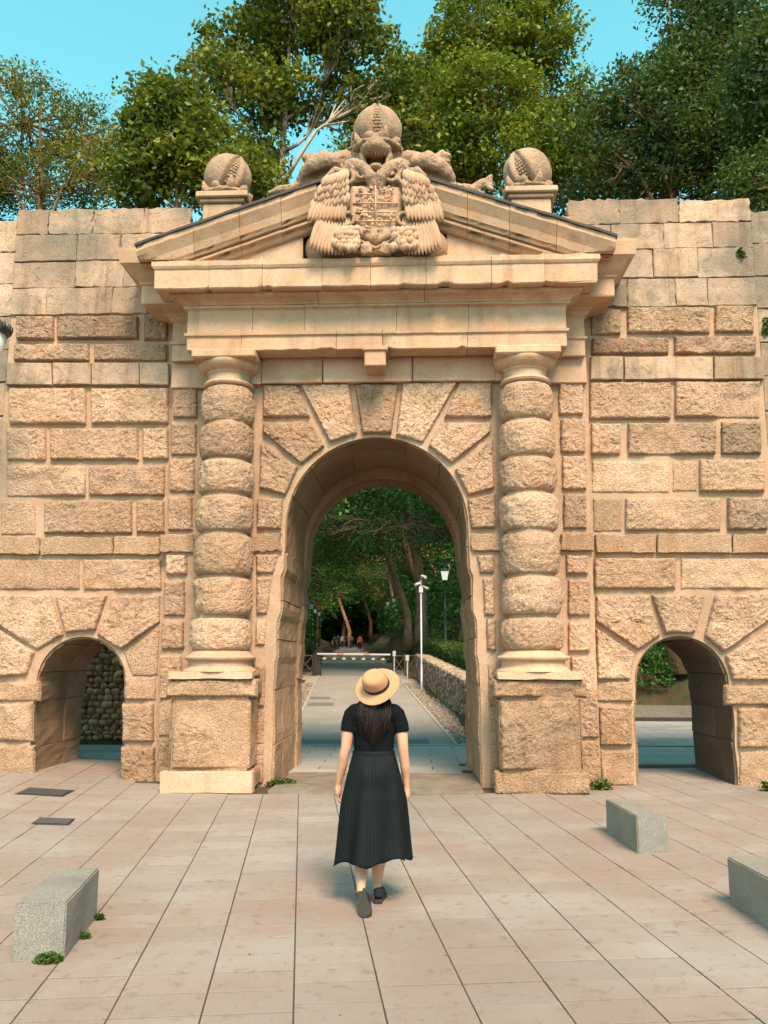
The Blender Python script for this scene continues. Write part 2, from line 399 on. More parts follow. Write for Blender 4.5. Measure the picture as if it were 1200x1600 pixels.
# ---- pilaster strips and the arch bay
yp = YP - .035
for b in ((705,362,803,503),(697,528,800,655),(690,672,792,805),(684,825,783,963)): boss(rect(*C1(b), yp), YP, .06, gate)
for b in ((675,45,762,125),(668,150,752,292),(657,318,748,430),(652,455,740,632)): boss(rect(*C2(b), yp), YP, .06, gate)
for b in ((348,346,447,490),(355,508,455,645),(362,660,460,795),(367,815,460,955)): boss(rect(*C3(b), yp), YP, .06, gate)
for b in ((378,46,465,122),(386,145,475,292),(387,318,475,438),(397,460,490,632)): boss(rect(*C4(b), yp), YP, .06, gate)
ashlar(rect(*C1((655,978,790,1050)), yp), YP, .05, gate, M['worn'], jit=.007, sp=.07); ashlar(rect(*C3((355,976,490,1046)), yp), YP, .07, gate, M['worn'], jit=.008, sp=.08)
for s in (-1, 1):                                # pier foot beside the pedestals
    boss(ccw([(s*2.66, .02), (s*3.03, .02), (s*3.03, .60), (s*2.66, .60)]), YP, .06, gate, M['worn'])
    boss(ccw([(s*2.66, .64), (s*3.03, .64), (s*3.03, 1.28), (s*2.66, 1.28)]), YP, .06, gate, M['boss'], erode=.2)
yc = YC - .04
for P_ in ([(85,140),(230,140),(284,278),(85,278)],[(242,137),(450,137),(485,348),(372,384)],[(476,137),(661,137),(631,348),(509,348)],
           [(680,132),(912,127),(766,384),(652,355)],[(922,127),(1060,127),(1060,278),(858,278)],[(85,301),(286,297),(347,400),(246,478),(85,338)],
           [(842,300),(1055,300),(1055,338),(886,473),(788,400)],[(75,387),(233,490),(182,610),(70,580)],[(903,500),(1063,372),(1070,580),(957,611)],
           [(60,622),(170,626),(160,755),(58,753)],[(957,627),(1075,602),(1075,750),(972,752)]):
    boss(pxpoly(pts(C5, P_), yc), YC, .075, gate)
ashlar(pxpoly(pts(C5, [(20,777),(163,777),(160,850),(20,850)]), yc), YC, .06, gate, M['worn'], jit=.009, sp=.07)
ashlar(pxpoly(pts(C5, [(966,775),(1105,775),(1105,846),(975,846)]), yc), YC, .06, gate, M['worn'], jit=.009, sp=.07)
for P_, e in (([(1043,42),(1135,42),(1112,118),(1043,122)],.2),([(1045,135),(1106,135),(1088,285),(1045,285)],.3),([(1042,308),(1084,308),(1078,412),(1040,412)],.2)):
    boss(pxpoly(pts(C2, P_), yc), YC, .06, gate, M['boss'], erode=e)
for P_ in ([(14,45),(84,45),(84,118),(28,116)],[(38,138),(84,138),(86,290),(46,290)],[(52,305),(90,305),(92,432),(56,432)]):
    boss(pxpoly(pts(C4, P_), yc), YC, .06, gate, M['boss'])
for s in (-1, 1):                                # inner jamb courses beside the pedestals
    for z0, z1 in ((1.06, 1.62), (.56, 1.02), (.03, .52)):
        boss(ccw([(s*1.535, z0), (s*1.75, z0), (s*1.75, z1), (s*1.535, z1)]), YC, .05, gate, M['worn'], erode=.25)
# smooth course under the architrave
zb0, zb1 = xz(588, 597, YC - .1)[1], 6.06
for xa, xb in ((-2.45,-1.68),(-1.68,-.78),(-.78,.52),(.52,1.72),(1.72,2.45)): ashlar([(xa+.004,zb0),(xb-.004,zb0),(xb-.004,zb1),(xa+.004,zb1)], YC, .12, gate)
for s in (-1, 1): ashlar(ccw([(s*2.40, zb0), (s*3.05, zb0), (s*3.05, zb1-.02), (s*2.40, zb1-.02)]), YP, .10, gate)

# ---- lining of the passages: every stone its own curved block
def lining(parent, prof, y0, y1, ycuts, seglen, mat_fn, seed, seg=6):
    L = [(a, z) for z, a, b in prof]; Rr = [(b, z) for z, a, b in prof][::-1]
    path = np.array(L + Rr[1:]); ds = np.r_[0, np.cumsum(np.linalg.norm(np.diff(path, axis=0), axis=1))]
    tot = ds[-1]; k = int(round(tot/seglen)); rr = np.random.default_rng(seed)
    cuts = np.linspace(0, tot, k+1) + np.r_[0, rr.uniform(-.15, .15, k-1)*seglen, 0]
    at = lambda s: np.stack([np.interp(s, ds, path[:, 0]), np.interp(s, ds, path[:, 1])], -1)
    for i in range(k):
        yy = [y0] + [y + (rr.uniform(-.12, .12)) for y in (ycuts if i % 2 else ycuts[::-1])] + [y1]; yy = sorted(yy)
        for j in range(len(yy)-1):
            s = np.linspace(cuts[i] + .006, cuts[i+1] - .006, seg+1); off = rr.uniform(.012, .04)
            p = at(s); tng = at(s + .02) - at(s - .02); nr = np.stack([tng[:, 1], -tng[:, 0]], 1); nr /= np.linalg.norm(nr, axis=1)[:, None] + 1e-9
            V = []; ny = 5; ys = np.linspace(yy[j] + .006, yy[j+1] - .006, ny)
            for a in range(seg+1):
                for b in range(ny):
                    o_ = off + rr.normal(0, .005); V.append((p[a, 0] + nr[a, 0]*o_, ys[b], p[a, 1] + nr[a, 1]*o_))
            F = [(a*ny + b, a*ny + b + 1, (a+1)*ny + b + 1, (a+1)*ny + b) for a in range(seg) for b in range(ny-1)]
            n0 = len(V); rim = [a*ny for a in range(seg+1)] + [seg*ny + b for b in range(1, ny)] + [a*ny + ny-1 for a in range(seg-1, -1, -1)] + [b for b in range(ny-2, 0, -1)]
            for q in rim:
                a = q//ny; v = V[q]; V.append((v[0] - nr[a, 0]*(off + .03), v[1], v[2] - nr[a, 1]*(off + .03)))
            m = len(rim); F += [(rim[q], n0 + q, n0 + (q+1) % m, rim[(q+1) % m]) for q in range(m)]
            obj('lining_stone', V, F, mat_fn(i, k, j), parent)
prof_b = arch_prof(0, lambda z: hwc(z) - .035 + .01*math.sin(z*5), SPR - .14, R0 - .05, -.05)
wall_core('rear_arch', -1.75, 1.75, -.05, 5.3, 1.70, 2.25, prof_b, M['worn'], gate)
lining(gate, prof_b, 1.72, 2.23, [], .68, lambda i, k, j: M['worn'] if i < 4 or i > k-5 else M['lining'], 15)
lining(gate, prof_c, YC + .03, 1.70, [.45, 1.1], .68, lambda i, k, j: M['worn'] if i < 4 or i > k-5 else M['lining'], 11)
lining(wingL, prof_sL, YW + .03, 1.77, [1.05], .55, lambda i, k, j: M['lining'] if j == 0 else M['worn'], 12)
lining(wingR, prof_sR, YW + .03, 1.77, [.85], .55, lambda i, k, j: M['lining'] if i < k//2 else M['lining_shade'], 13)  # right half takes the lining with painted-in shade

# ---- banded columns on pedestals
CY = -.50
def zc(v): return xz(588, v, CY - .38)[1]
vt = [(594,652),(653,710),(711,766),(768,827),(829,897),(899,961),(964,1017)]
def drum(z0, z1, r, cx, parent, sd, erode=0):
    n = max(60, int(2*math.pi*r/.026)); h = z1 - z0; m = max(12, int(h/.022) + 6); V = []
    t = np.linspace(0, 1, m); a = np.arange(n)*2*math.pi/n; tt, aa = np.meshgrid(t, a, indexing='ij'); tt = tt.ravel(); aa = aa.ravel()
    pr = (1 - np.abs(2*tt - 1)**3.4)**(1/2.2); base = r - .10 + .10*pr
    W = np.stack([np.cos(aa)*r, np.sin(aa)*r + sd*5.1, z0 + tt*h], 1)
    wp = W + .05*np.stack([vn(W*6 + 5), vn(W*6 + 31), vn(W*6 + 77)], 1)
    rough = .010*(1 - 2.4*np.abs(vn(wp*18))) + .007*(1 - 2.4*np.abs(vn(wp*27 + 9))) + .02*fbm(W*3.5, 2)
    if erode: rough = rough + erode*np.minimum(0, fbm(W*2.6 + 3, 2))*.16
    rad = base + rough*np.clip(pr*1.4, 0, 1)
    V = np.stack([cx + rad*np.cos(aa), CY + rad*np.sin(aa), z0 + tt*h], 1)
    F = [(i*n + k, i*n + (k+1) % n, (i+1)*n + (k+1) % n, (i+1)*n + k) for i in range(m-1) for k in range(n)]
    F += [tuple(range(n-1, -1, -1)), tuple((m-1)*n + k for k in range(n))]
    return obj('drum', V, F, M['boss'], parent, True)
for s in (-1, 1):
    cx = s*2.125
    sh = []
    for k, (v0, v1) in enumerate(vt):
        sh.append((zc(v1), zc(v0), .375 + .045*k/6))
    core = MB().lathe([(.33, 1.60), (.33, zc(1017)), (.30, zc(600)), (.29, zc(590))], 40, (cx, CY, 0)).build('column', M['mortar'], gate, True)
    for k, (a, b, r) in enumerate(sh): drum(a + .002, b - .001, r, cx, core, k + (20 if s > 0 else 0), 1.0 if (k == 5 and s < 0) else .15)
    za, zt = zc(592), 5.985
    cap = MB().lathe([(.29, za - .02), (.345, za), (.36, za + .025), (.345, za + .05), (.315, za + .055), (.30, za + .07), (.295, zt - .29), (.31, zt - .28), (.315, zt - .25), (.345, zt - .24),
                      (.375, zt - .225), (.405, zt - .20), (.425, zt - .17), (.435, zt - .145), (.435, zt - .12)], 72, (cx, CY, 0)).build('capital', M['cornice'], core, False)
    V, F = beveled_box(.90, .86, .125, .02); V = np.array(V) + np.array([cx, CY - .01, zt - .125]); obj('abacus', V, F, M['cornice'], core)
    zb = zc(1019)
    MB().lathe([(.40, 1.50), (.50, 1.535), (.485, 1.56), (.455, 1.575), (.43, 1.60), (.425, zb - .115), (.44, zb - .11), (.475, zb - .095), (.485, zb - .07), (.47, zb - .05), (.43, zb - .04), (.42, zb - .03), (.40, zb), (.35, zb + .03)], 72, (cx, CY, 0)).build('base', M['ashlar'], core, False)
    ped = empty('pedestal'); ped.parent = gate
    px0 = s*2.15
    def slab(x, hw2, z0, z1, yf, fn, mat, **k): return fn(ccw([(x - hw2, z0), (x + hw2, z0), (x + hw2, z1), (x - hw2, z1)]), yf, k.pop('d'), ped, mat, **k)
    MB().box(px0 - .50, px0 + .50, -.88, YC + .1, .0, 1.50).build('core', M['worn'], ped)
    slab(px0, .555, 1.44, 1.535, -.86, ashlar, M['ashlar'], d=.11)
    slab(px0, .60, 1.21, 1.43, -.84, boss, M['worn'], d=.10, erode=.2, edge=.03)
    slab(px0 - s*.02, .50, .30, 1.17, -.86, boss, M['worn'], d=.085, erode=.35)
    slab(px0, .60, .0, .27, -.84, ashlar if s < 0 else boss, M['ashlar'] if s < 0 else M['worn'], d=.14 if s < 0 else .09, **({} if s < 0 else {'erode': .4}))
    # side faces of the pedestal turn back to the wall
    for q in (-1, 1):
        xf = px0 + q*.50
        for z0, z1, dd in ((0.02, .27, .075), (.30, 1.17, .03), (1.21, 1.43, .075), (1.445, 1.53, .05)):
            mb = MB().box(min(xf, xf + q*dd), max(xf, xf + q*dd), -.875, YC + .05, z0, z1); me = remesh(mb, .03, 2, .022, 7.0); me.materials.append(M['worn'])
            inst('side_stone', me, ped)

# ---- entablature, cornice and pediment, cut into stones
def sweep(name, profile, xa, xb, yf, parent, mat, retL=False, retR=False, yb=YP, zfun=None, chip=(), jag=.004, step=.07, zs=0.0):
    """moulding profile [(outset, z)] run along x from xa to xb in front of plane yf; mitred returns at the ends"""
    _seed[0] += 1; ns = max(2, int(abs(xb - xa)/step) + 1); xs = np.linspace(xa, xb, ns); m = len(profile); rows = []
    zf = zfun or (lambda x: 0.0)
    if retL: rows.append([(xa - o, yb, z + zf(xa)) for o, z in profile])
    for i, x in enumerate(xs):
        row = []
        for o, z in profile:
            xx = x - (o if (retL and i == 0) else 0) + (o if (retR and i == ns-1) else 0)
            row.append((xx, yf - o, z + zf(xx if zfun else x)))
        rows.append(row)
    if retR: rows.append([(xb + o, yb, z + zf(xb)) for o, z in profile])
    V = np.array(rows, float).reshape(-1, 3); n = len(rows)
    q = V*np.array([7, 3, 7]) + _seed[0]*1.7
    V[:, 1] += vn(q)*jag; V[:, 2] += vn(q + 50)*jag
    for c in chip:
        idx = np.arange(n)*m + c; bite = np.maximum(0, fbm(V[idx]*np.array([5, 1, 1]) + _seed[0]*3.1, 3) - .05)
        V[idx, 2] += bite*.16; V[idx, 1] += bite*.10
    F = [(i*m + j, (i+1)*m + j, (i+1)*m + j + 1, i*m + j + 1) for i in range(n-1) for j in range(m-1)]
    V = V.tolist()
    for i, flip in ((0, 0), (n-1, 1)):
        a = [i*m + j for j in range(m)]; k0 = len(V); V.append([V[a[-1]][0], yb, V[a[-1]][2]]); V.append([V[a[0]][0], yb, V[a[0]][2]])
        f = a + [k0, k0+1]; F.append(tuple(f if not flip else f[::-1]))
    return obj(name, V, F, mat, parent)
def run(name, profile, cuts, yf, ret=True, **k):
    for i in range(len(cuts)-1):
        L, Rr = ret and i == 0, ret and i == len(cuts)-2
        sweep(name, profile, cuts[i] + (0 if L else .003), cuts[i+1] - (0 if Rr else .003), yf - RNG.uniform(0, .008), gate, M['cornice'], L, Rr, **k)
YF, XF = -.78, 2.685
# architrave, frieze, cornice of the projecting middle
run('architrave_stone', [(-.3,6.0),(-.02,6.0),(0,6.012),(0,6.205),(.012,6.215),(.03,6.225),(.035,6.262),(.0,6.27)], [-XF,-1.9,-.55,.10,1.30,XF], YF, chip=(1, 2))
run('frieze_stone', [(-.25,6.271),(0,6.271),(0,6.60),(.02,6.615),(.055,6.625),(.06,6.655),(.02,6.66)], [-XF,-1.75,-1.0,.30,1.32,XF], YF)
run('bed_mould', [(-.2,6.661),(.06,6.661),(.075,6.69),(.12,6.72),(.20,6.745),(.215,6.775),(.215,6.80)], [-XF,-.8,.7,XF], YF)
run('corona_stone', [(.05,6.80),(.33,6.79),(.365,6.775),(.38,6.79),(.385,7.055),(.40,7.065),(.42,7.10),(.425,7.165),(.39,7.185),(-.1,7.20)], [-XF,-2.3,-1.55,-.72,-.05,.72,1.62,2.35,XF], YF, chip=(1, 2, 3, 7), jag=.006)
# the same mouldings run on over the set-back pilaster strips
XS, YS = 3.02, -.36
fl = [([(-.1,6.02),(0,6.02),(0,6.26)],'architrave_stone'),([(0,6.26),(.03,6.27),(.035,6.30),(0,6.305)],'fillet'),([(0,6.305),(0,6.60),(.05,6.64),(.055,6.67),(.10,6.70),(.12,6.72)],'frieze_stone'),
      ([(.10,6.72),(.28,6.75),(.36,6.76),(.37,6.78),(.37,7.02),(.40,7.04),(.41,7.07)],'corona_stone'),([(.40,7.07),(.46,7.12),(.55,7.22),(.62,7.27),(.66,7.44),(.665,7.48),(.2,7.52),(0,7.54)],'sima_stone')]
for P_, nm in fl:
    sweep(nm, P_, -XS, -XF + .25, YS, gate, M['cornice'], True, False, yb=YW + .01, chip=())
    sweep(nm, P_, XF - .25, XS, YS, gate, M['cornice'], False, True, yb=YW + .01, chip=())
# raking cornice
YR = -.78
xe, ze, za_ = 2.86, 7.20, None
p0 = xz(213, 378, -1.30); ap = xz(588, 250, -1.30); SL = (ap[1] - p0[1])/(0 - p0[0])
zr = lambda x: p0[1] + SL*(abs(p0[0]) - abs(x))
prof_sima = [(.30,-.44),(.36,-.43),(.38,-.40),(.40,-.375),(.41,-.34),(.43,-.27),(.475,-.19),(.51,-.13),(.515,-.055),(.50,-.05)]
prof_cap = [(.50,-.05),(.54,-.052),(.545,-.02),(.52,0.0),(-.9,.05)]
prof_bed = [(.16,-.60),(.24,-.585),(.26,-.56),(.27,-.52),(.33,-.50),(.335,-.47),(.30,-.44)]
prof_cor = [(.02,-.98),(.16,-.965),(.185,-.95),(.19,-.60),(.16,-.60)]
def clipz(profile, xa, xb, name, mat, chip=(), jag=.005, floor=7.205):
    o = sweep(name, profile, xa, xb, YR, gate, mat, yb=YP - .02, zfun=zr, chip=chip, jag=jag)
    for v in o.data.vertices:
        if v.co.z < floor: v.co.z = floor
    o.data.update()
xl = abs(p0[0])
for s in (-1, 1):
    for a, b in ((xl, 2.52), (2.52, 1.88), (1.88, 1.30), (1.30, .80)):
        l, r_ = (-a, -b) if s < 0 else (b, a)
        clipz(prof_sima, l + .003, r_ - .003, 'sima_stone', M['cornice'], (2, 8)); clipz(prof_bed, l + .003, r_ - .003, 'moulding_stone', M['cornice'], (3,))
    for a, b in ((3.0, 2.1), (2.1, 1.02)):
        l, r_ = (-a, -b) if s < 0 else (b, a)
        clipz(prof_cor, l + .003, r_ - .003, 'corona_stone', M['cornice'], (1, 2), .006)
    l, r_ = (-xl - .02, -.72) if s < 0 else (.72, xl + .02)
    sweep('lead_capping', prof_cap, l, r_, YR, gate, None or M.setdefault('lead', None) or NT('lead').done((.055,.045,.038), .6), yb=YP, zfun=zr, jag=.008)
# tympanum
obj('tympanum', [(-3.1, -.62, 7.19), (3.1, -.62, 7.19), (.0, -.62, zr(0) - .05), (-3.1, 1.2, 7.19), (3.1, 1.2, 7.19), (.0, 1.2, zr(0) - .1)], [(0, 1, 2), (0, 2, 5, 3), (1, 4, 5, 2), (3, 5, 4)], M['cornice'], gate)
# keystone bracket under the architrave
V, F = beveled_box(.30, .46, .30, .015); obj('keystone_bracket', np.array(V) + np.array([.0, -.60, 5.74]), F, M['cornice'], gate)
V, F = beveled_box(.36, .50, .07, .012); obj('keystone_cap', np.array(V) + np.array([.0, -.61, 5.96]), F, M['cornice'], gate)

# ================================================================== GROUND
def gz(x, y):                                    # the square rises a little towards the left-hand wall
    return .13*smooth(2.3, 5.5, -np.asarray(x, float))*smooth(-6.5, -.5, np.asarray(y, float))
t = NT('granite_paver'); r = t.rnd()
c = t.mix(r, (.240,.203,.172), (.295,.252,.216)); c = t.mix(t.math('MULTIPLY', t.ramp(t.noise(.55, 6, .65), .38, .62), .85), c, (.235,.16,.12))
c = t.mix(t.math('MULTIPLY', t.ramp(t.noise(.28, 4, .6, .5, None), .48, .7), .45), c, (.165,.14,.12))
c = t.mix(1.0, c, t.ramp(t.noise(160, 5, .7), .3, .7, (.72,.72,.72,1), (1.18,1.18,1.18,1)), 'MULTIPLY')
c = t.mix(t.math('MULTIPLY', t.ramp(t.noise(9, 6, .7, .3), .55, .70), .7), c, (.13,.088,.062))
sp = t.ramp(t.voro(6.5), .022, .045); c = t.mix(t.math('MULTIPLY', t.math('SUBTRACT', 1.0, sp), .7), c, (.08,.06,.05))
M['paver'] = t.done(c, t.ramp(t.noise(4, 3), .3, .7, (.62,)*3 + (1,), (.82,)*3 + (1,)), t.bump(t.noise(120, 5, .7), .003), .35)
t = NT('joint_dirt'); M['joint'] = t.done(t.mix(t.noise(6, 4), (.035,.022,.015), (.10,.062,.042)), .95)
t = NT('inner_slab'); c = t.mix(t.rnd(), (.24,.215,.185), (.33,.30,.26)); c = t.mix(1.0, c, t.ramp(t.noise(60, 5, .7), .3, .7, (.8,.8,.8,1), (1.12,1.12,1.12,1)), 'MULTIPLY')
M['slab'] = t.done(c, .6, t.bump(t.noise(90, 4), .003), .4)

# road geometry (needed by the terrain)
RD = np.array([-math.sin(R(4.72)), math.cos(R(4.72))]); RN = np.array([RD[1], -RD[0]])    # along the road / to its right
RO = np.array([-.36, 5.3])
def road_st(x, y): q = np.stack([np.asarray(x, float) - RO[0], np.asarray(y, float) - RO[1]], -1); return q @ RD, q @ RN
def road_xy(s, d): return RO[0] + RD[0]*s + RN[0]*d, RO[1] + RD[1]*s + RN[1]*d
def zroad(s):
    s = np.asarray(s, float); return np.where(s < 0, 0, np.where(s < 20, .046*s, .92 + .027*(s - 20)))
def terrain(x, y):
    s, d = road_st(x, y); z = zroad(s)
    on = smooth(1.5, 6, np.asarray(y, float))
    rr_ = np.clip(d - 2.55, 0, None); ll = np.clip(-d - 2.55, 0, None)
    bank = smooth(0, .6, rr_)*(.75 + .9*smooth(14, 30, s)) + .42*np.clip(rr_ - 1.4, 0, 60) + smooth(0, .8, ll)*.9 + .40*np.clip(ll - 1, 0, 60)
    x_, y_ = np.asarray(x, float), np.asarray(y, float)
    bank = bank*np.where(x_ > 3.6, smooth(13.5, 17.0, y_), smooth(5.4, 6.6, y_))     # level court behind the right-hand wall
    hill = 60*smooth(108, 240, s)
    flat = -.06
    z = z*np.where(x_ > 3.6, smooth(12.5, 22.0, y_), 1)
    z = flat + on*np.where((x_ > 3.6) & (y_ < 12.3), 0, 1)*(z + .03 + np.where((d > 2.5) | (d < -2.5), bank, 0)) + hill
    return z
gx = np.unique(np.r_[np.linspace(-400, -30, 12), np.linspace(-30, 30, 81), np.linspace(30, 400, 12)]); gy = np.unique(np.r_[np.linspace(-400, -10, 10), np.linspace(-10, 60, 94), np.linspace(60, 400, 24)])
X, Y = np.meshgrid(gx, gy, indexing='ij'); Z = terrain(X, Y); nx, ny = X.shape
t = NT('forest_floor'); c = t.mix(t.ramp(t.noise(1.2, 6), .35, .65), (.03,.025,.012), (.08,.045,.02)); c = t.mix(t.ramp(t.noise(7, 5), .5, .65), c, (.03,.05,.012))
M['soil'] = t.done(c, .95, t.bump(t.noise(14, 6), .05))
F = [(i*ny + j, (i+1)*ny + j, (i+1)*ny + j + 1, i*ny + j + 1) for i in range(nx-1) for j in range(ny-1)]
g = obj('ground', np.stack([X.ravel(), Y.ravel(), Z.ravel()], 1), F, M['soil'], None, True); g['kind'] = 'structure'

# square: joint bed, then every paver
pv = obj('pavement', [(-22,-22,-.02),(22,-22,-.02),(22,1.95,-.02),(-22,1.95,-.02)], [(0,1,2,3)], M['joint']); pv['kind'] = 'structure'
gxx = np.linspace(-9, 9, 73); gyy = np.linspace(-16, 1.9, 73); X, Y = np.meshgrid(gxx, gyy, indexing='ij'); Z = gz(X, Y) - .0055
obj('joint_bed', np.stack([X.ravel(), Y.ravel(), Z.ravel()], 1), [(i*73 + j, (i+1)*73 + j, (i+1)*73 + j + 1, i*73 + j + 1) for i in range(72) for j in range(72)], M['joint'], pv)
PA = R(7.6); PD = np.array([-math.sin(PA), math.cos(PA)]); PNn = np.array([PD[1], -PD[0]]); PO = onZ(458, 1600)[:2]
PW, PL = .447, .287
V, F = beveled_box(PW - .009, PL - .014, .05, .001); paver_me = [mesh_data('paver', V, F, M['paver'])]
cand = []
for i in range(-24, 26):
    off = 0 if i % 5 else .09
    for j in range(-14, 60):
        p = PO + PNn*((i + .5)*PW) + PD*(j*PL + off)
        if p[1] > 1.8 or p[1] < -14.5 or abs(p[0]) > 9: continue
        if p[1] > -.02 and not (abs(abs(p[0]) - SX) < SR + .2): continue
        if p[1] > -.92 and abs(p[0]) < 1.7: continue
        if p[1] > -.30 and abs(p[0]) < 3.2: continue
        q = np.array([p[0], p[1], 0]) - CAM; dz = q @ _fw
        u, v = proj((p[0], p[1], 0)) if dz > .3 else (9999, 9999)
        vis = dz > .3 and -40 < u < 1240 and v < 1650
        cand.append((-(1/dz**2) if vis else 9, p))
cand.sort(key=lambda a: a[0]); mb = MB(); V0, F0 = beveled_box(PW - .009, PL - .014, .05, .001); V0 = np.array(V0); ca_, sa_ = math.cos(PA), math.sin(PA)
for k, (key, p) in enumerate(cand):
    z = float(gz(p[0], p[1])) - .05 + RNG.uniform(-.0015, .0015)
    if k < 300 and key < 0:
        gl = [float(gz(*(p + q*.1)) - gz(*(p - q*.1)))/.2 for q in (PNn, PD)]
        inst('paver', paver_me[0], pv, (p[0], p[1], z), (math.atan(gl[1]) + RNG.normal(0, .0022), -math.atan(gl[0]) + RNG.normal(0, .0016), PA + RNG.normal(0, .0012)))
    else:
        W = V0.copy(); W = np.stack([W[:, 0]*ca_ - W[:, 1]*sa_ + p[0], W[:, 0]*sa_ + W[:, 1]*ca_ + p[1], W[:, 2] + z], 1); W[:, 2] = W[:, 2] - z + (gz(W[:, 0], W[:, 1]) - .05) + RNG.uniform(-.0015, .0015); mb.add(W, F0)
t = NT('paver_far'); c = t.mix(t.ramp(t.n('ShaderNodeNewGeometry').outputs['Random Per Island'], 0, 1), (.240,.203,.172), (.295,.252,.216))
c = t.mix(t.math('MULTIPLY', t.ramp(t.noise(.55, 6, .65), .38, .62), .85), c, (.235,.16,.12)); c = t.mix(t.math('MULTIPLY', t.ramp(t.noise(.28, 4, .6, .5, None), .48, .7), .45), c, (.165,.14,.12))
c = t.mix(1.0, c, t.ramp(t.noise(160, 5, .7), .3, .7, (.72,.72,.72,1), (1.18,1.18,1.18,1)), 'MULTIPLY'); c = t.mix(t.math('MULTIPLY', t.ramp(t.noise(9, 6, .7, .3), .55, .70), .7), c, (.13,.088,.062))
far = mb.build('paver', t.done(c, .75, t.bump(t.noise(120, 5, .7), .003), .35), pv); far['kind'] = 'stuff'
# passage floor: worn threshold ramp, slabs, slot drain
th = tag(empty('passage_floor'), None, None, kind='structure')
t = NT('worn_threshold'); M['threshold'] = t.done(t.mix(t.ramp(t.noise(3, 5, .6, .8), .35, .65), (.13,.10,.07), (.20,.16,.115)), .7, t.bump(t.noise(40, 5), .006))
MB().add([(-1.36,-.93,-.05),(1.40,-.93,-.05),(1.38,.75,-.05),(-1.30,.75,-.05),(-1.36,-.93,.035),(1.40,-.93,.035),(1.38,.75,.05),(-1.30,.75,.05)],
         [(4,5,6,7),(0,1,5,4),(1,2,6,5),(3,0,4,7)]).build('threshold_slab', M['threshold'], th)
MB().box(-3.2, 3.2, -.90, 5.0, -.2, -.015).build('joint_bed', M['joint'], th)
MB().box(-7.5, 7.5, 1.82, 5.0, -.2, -.018).build('joint_bed', M['joint'], th)
V, F = beveled_box(.878, .433, .05, .003); sm_ = mesh_data('slab', V, F, M['slab'])
for j in range(14):
    y = -.72 + j*.446 + .2
    for i in range(-9, 10):
        x = i*.892 + (.446 if j % 2 else 0) - .1
        if y > 4.95: continue
        if y < 2.4 and abs(x) > 1.55: continue
        if y < .95 and abs(x) < 3: 
            continue
        if abs(x) > 7: continue
        inst('floor_slab', sm_, th, (x, y, -.045), (0, 0, RNG.normal(0, .002)))
for j in range(15):
    for i in range(6):
        x, y = 3.95 + i*.892 + (.446 if j % 2 else 0), 5.45 + j*.446
        inst('floor_slab', sm_, th, (x, y, -.045), (0, 0, RNG.normal(0, .002)))
MB().box(3.4, 10.0, 5.24, 12.3, -.3, -.015).build('joint_bed', M['joint'], th)
t = NT('dark_iron'); M['iron'] = t.done(t.mix(t.noise(9, 4), (.03,.027,.024), (.06,.05,.042)), .55, t.bump(t.noise(60, 4), .002), .5, .4)
dr = tag(empty('slot_drain'), 'long dark iron slot drain crossing the roadway beyond the arch', 'drain')
MB().box(-7, 8, 4.98, 5.16, -.1, -.004).build('grate', M['iron'], dr)
MB().box(-7, 8, 5.16, 5.22, -.1, .02).build('frame', NT('drain_kerb').done((.32,.30,.27), .7), dr)

# ================================================================== CARVINGS ON THE PEDIMENT
YA = -1.16
def A(u, v, dy=0.0): p = onY(u, v, YA); return np.array([p[0], YA + dy, p[2]])
arms = tag(empty('coat_of_arms', tuple(A(588, 402))), 'carved stone coat of arms with feathered eagle wings round a quartered shield', 'coat of arms')
def apart(name, me_or, parent=arms, mat=None):
    o = bpy.data.objects.new(name, me_or); link(o, parent); o.matrix_parent_inverse = Matrix.Translation(-Vector(parent.location)) if parent.parent is None else Matrix.Identity(4)
    if mat and not me_or.materials: me_or.materials.append(mat)
    return o
def root_fix(o, root):                           # mesh given in world coordinates, parent at its base
    o.matrix_parent_inverse = Matrix.Translation(-Vector(root.location)); return o
# solid block of stone behind the carving
mb = MB()
for u, v, rx, rz in ((588,330,.55,.62),(535,350,.38,.5),(640,350,.38,.5),(588,285,.5,.3),(588,385,.95,.18),(505,375,.3,.3),(671,375,.3,.3)): mb.ell(A(u, v, .30), (rx, .30, rz))
apart('block', remesh(mb, .05, 3, .03, 4), arms, M['carved'])
# shield
sh_poly = pxpoly([(544,290),(587,288),(630,290),(631,330),(624,358),(610,373),(587,384),(564,373),(550,358),(543,330)], YA)
fld = root_fix(boss(sh_poly, YA + .06, .10, arms, M['carved_fine'], rough=.3, sp=.02, name='shield', edge=.09), arms)
mb = MB()
for a, b in (((552,322),(622,322)),((587,294),(587,350)),((553,350),(619,350)),((556,308),(586,308)),((556,336),(586,336)),((590,336),(620,336))):
    mb.tube([A(*a, -.07), A((a[0]+b[0])/2, (a[1]+b[1])/2, -.085), A(*b, -.07)], .012, 6)
rr = np.random.default_rng(5)
for cu, cv in ((563,301),(578,301),(563,315),(578,315),(563,329),(578,329),(598,301),(612,301),(598,315),(612,315),(598,343),(612,343),(563,343),(578,343),(575,360),(597,360),(587,370)):
    for k in range(4):
        p = A(cu + rr.uniform(-5, 5), cv + rr.uniform(-4, 4), -.085); mb.ell(p, (rr.uniform(.010, .024), .020, rr.uniform(.015, .035)), (0, rr.uniform(-.7, .7), 0), 7, 5)
apart('charges', mesh_data('charges', *mb.arr(), M['carved_fine'], True))
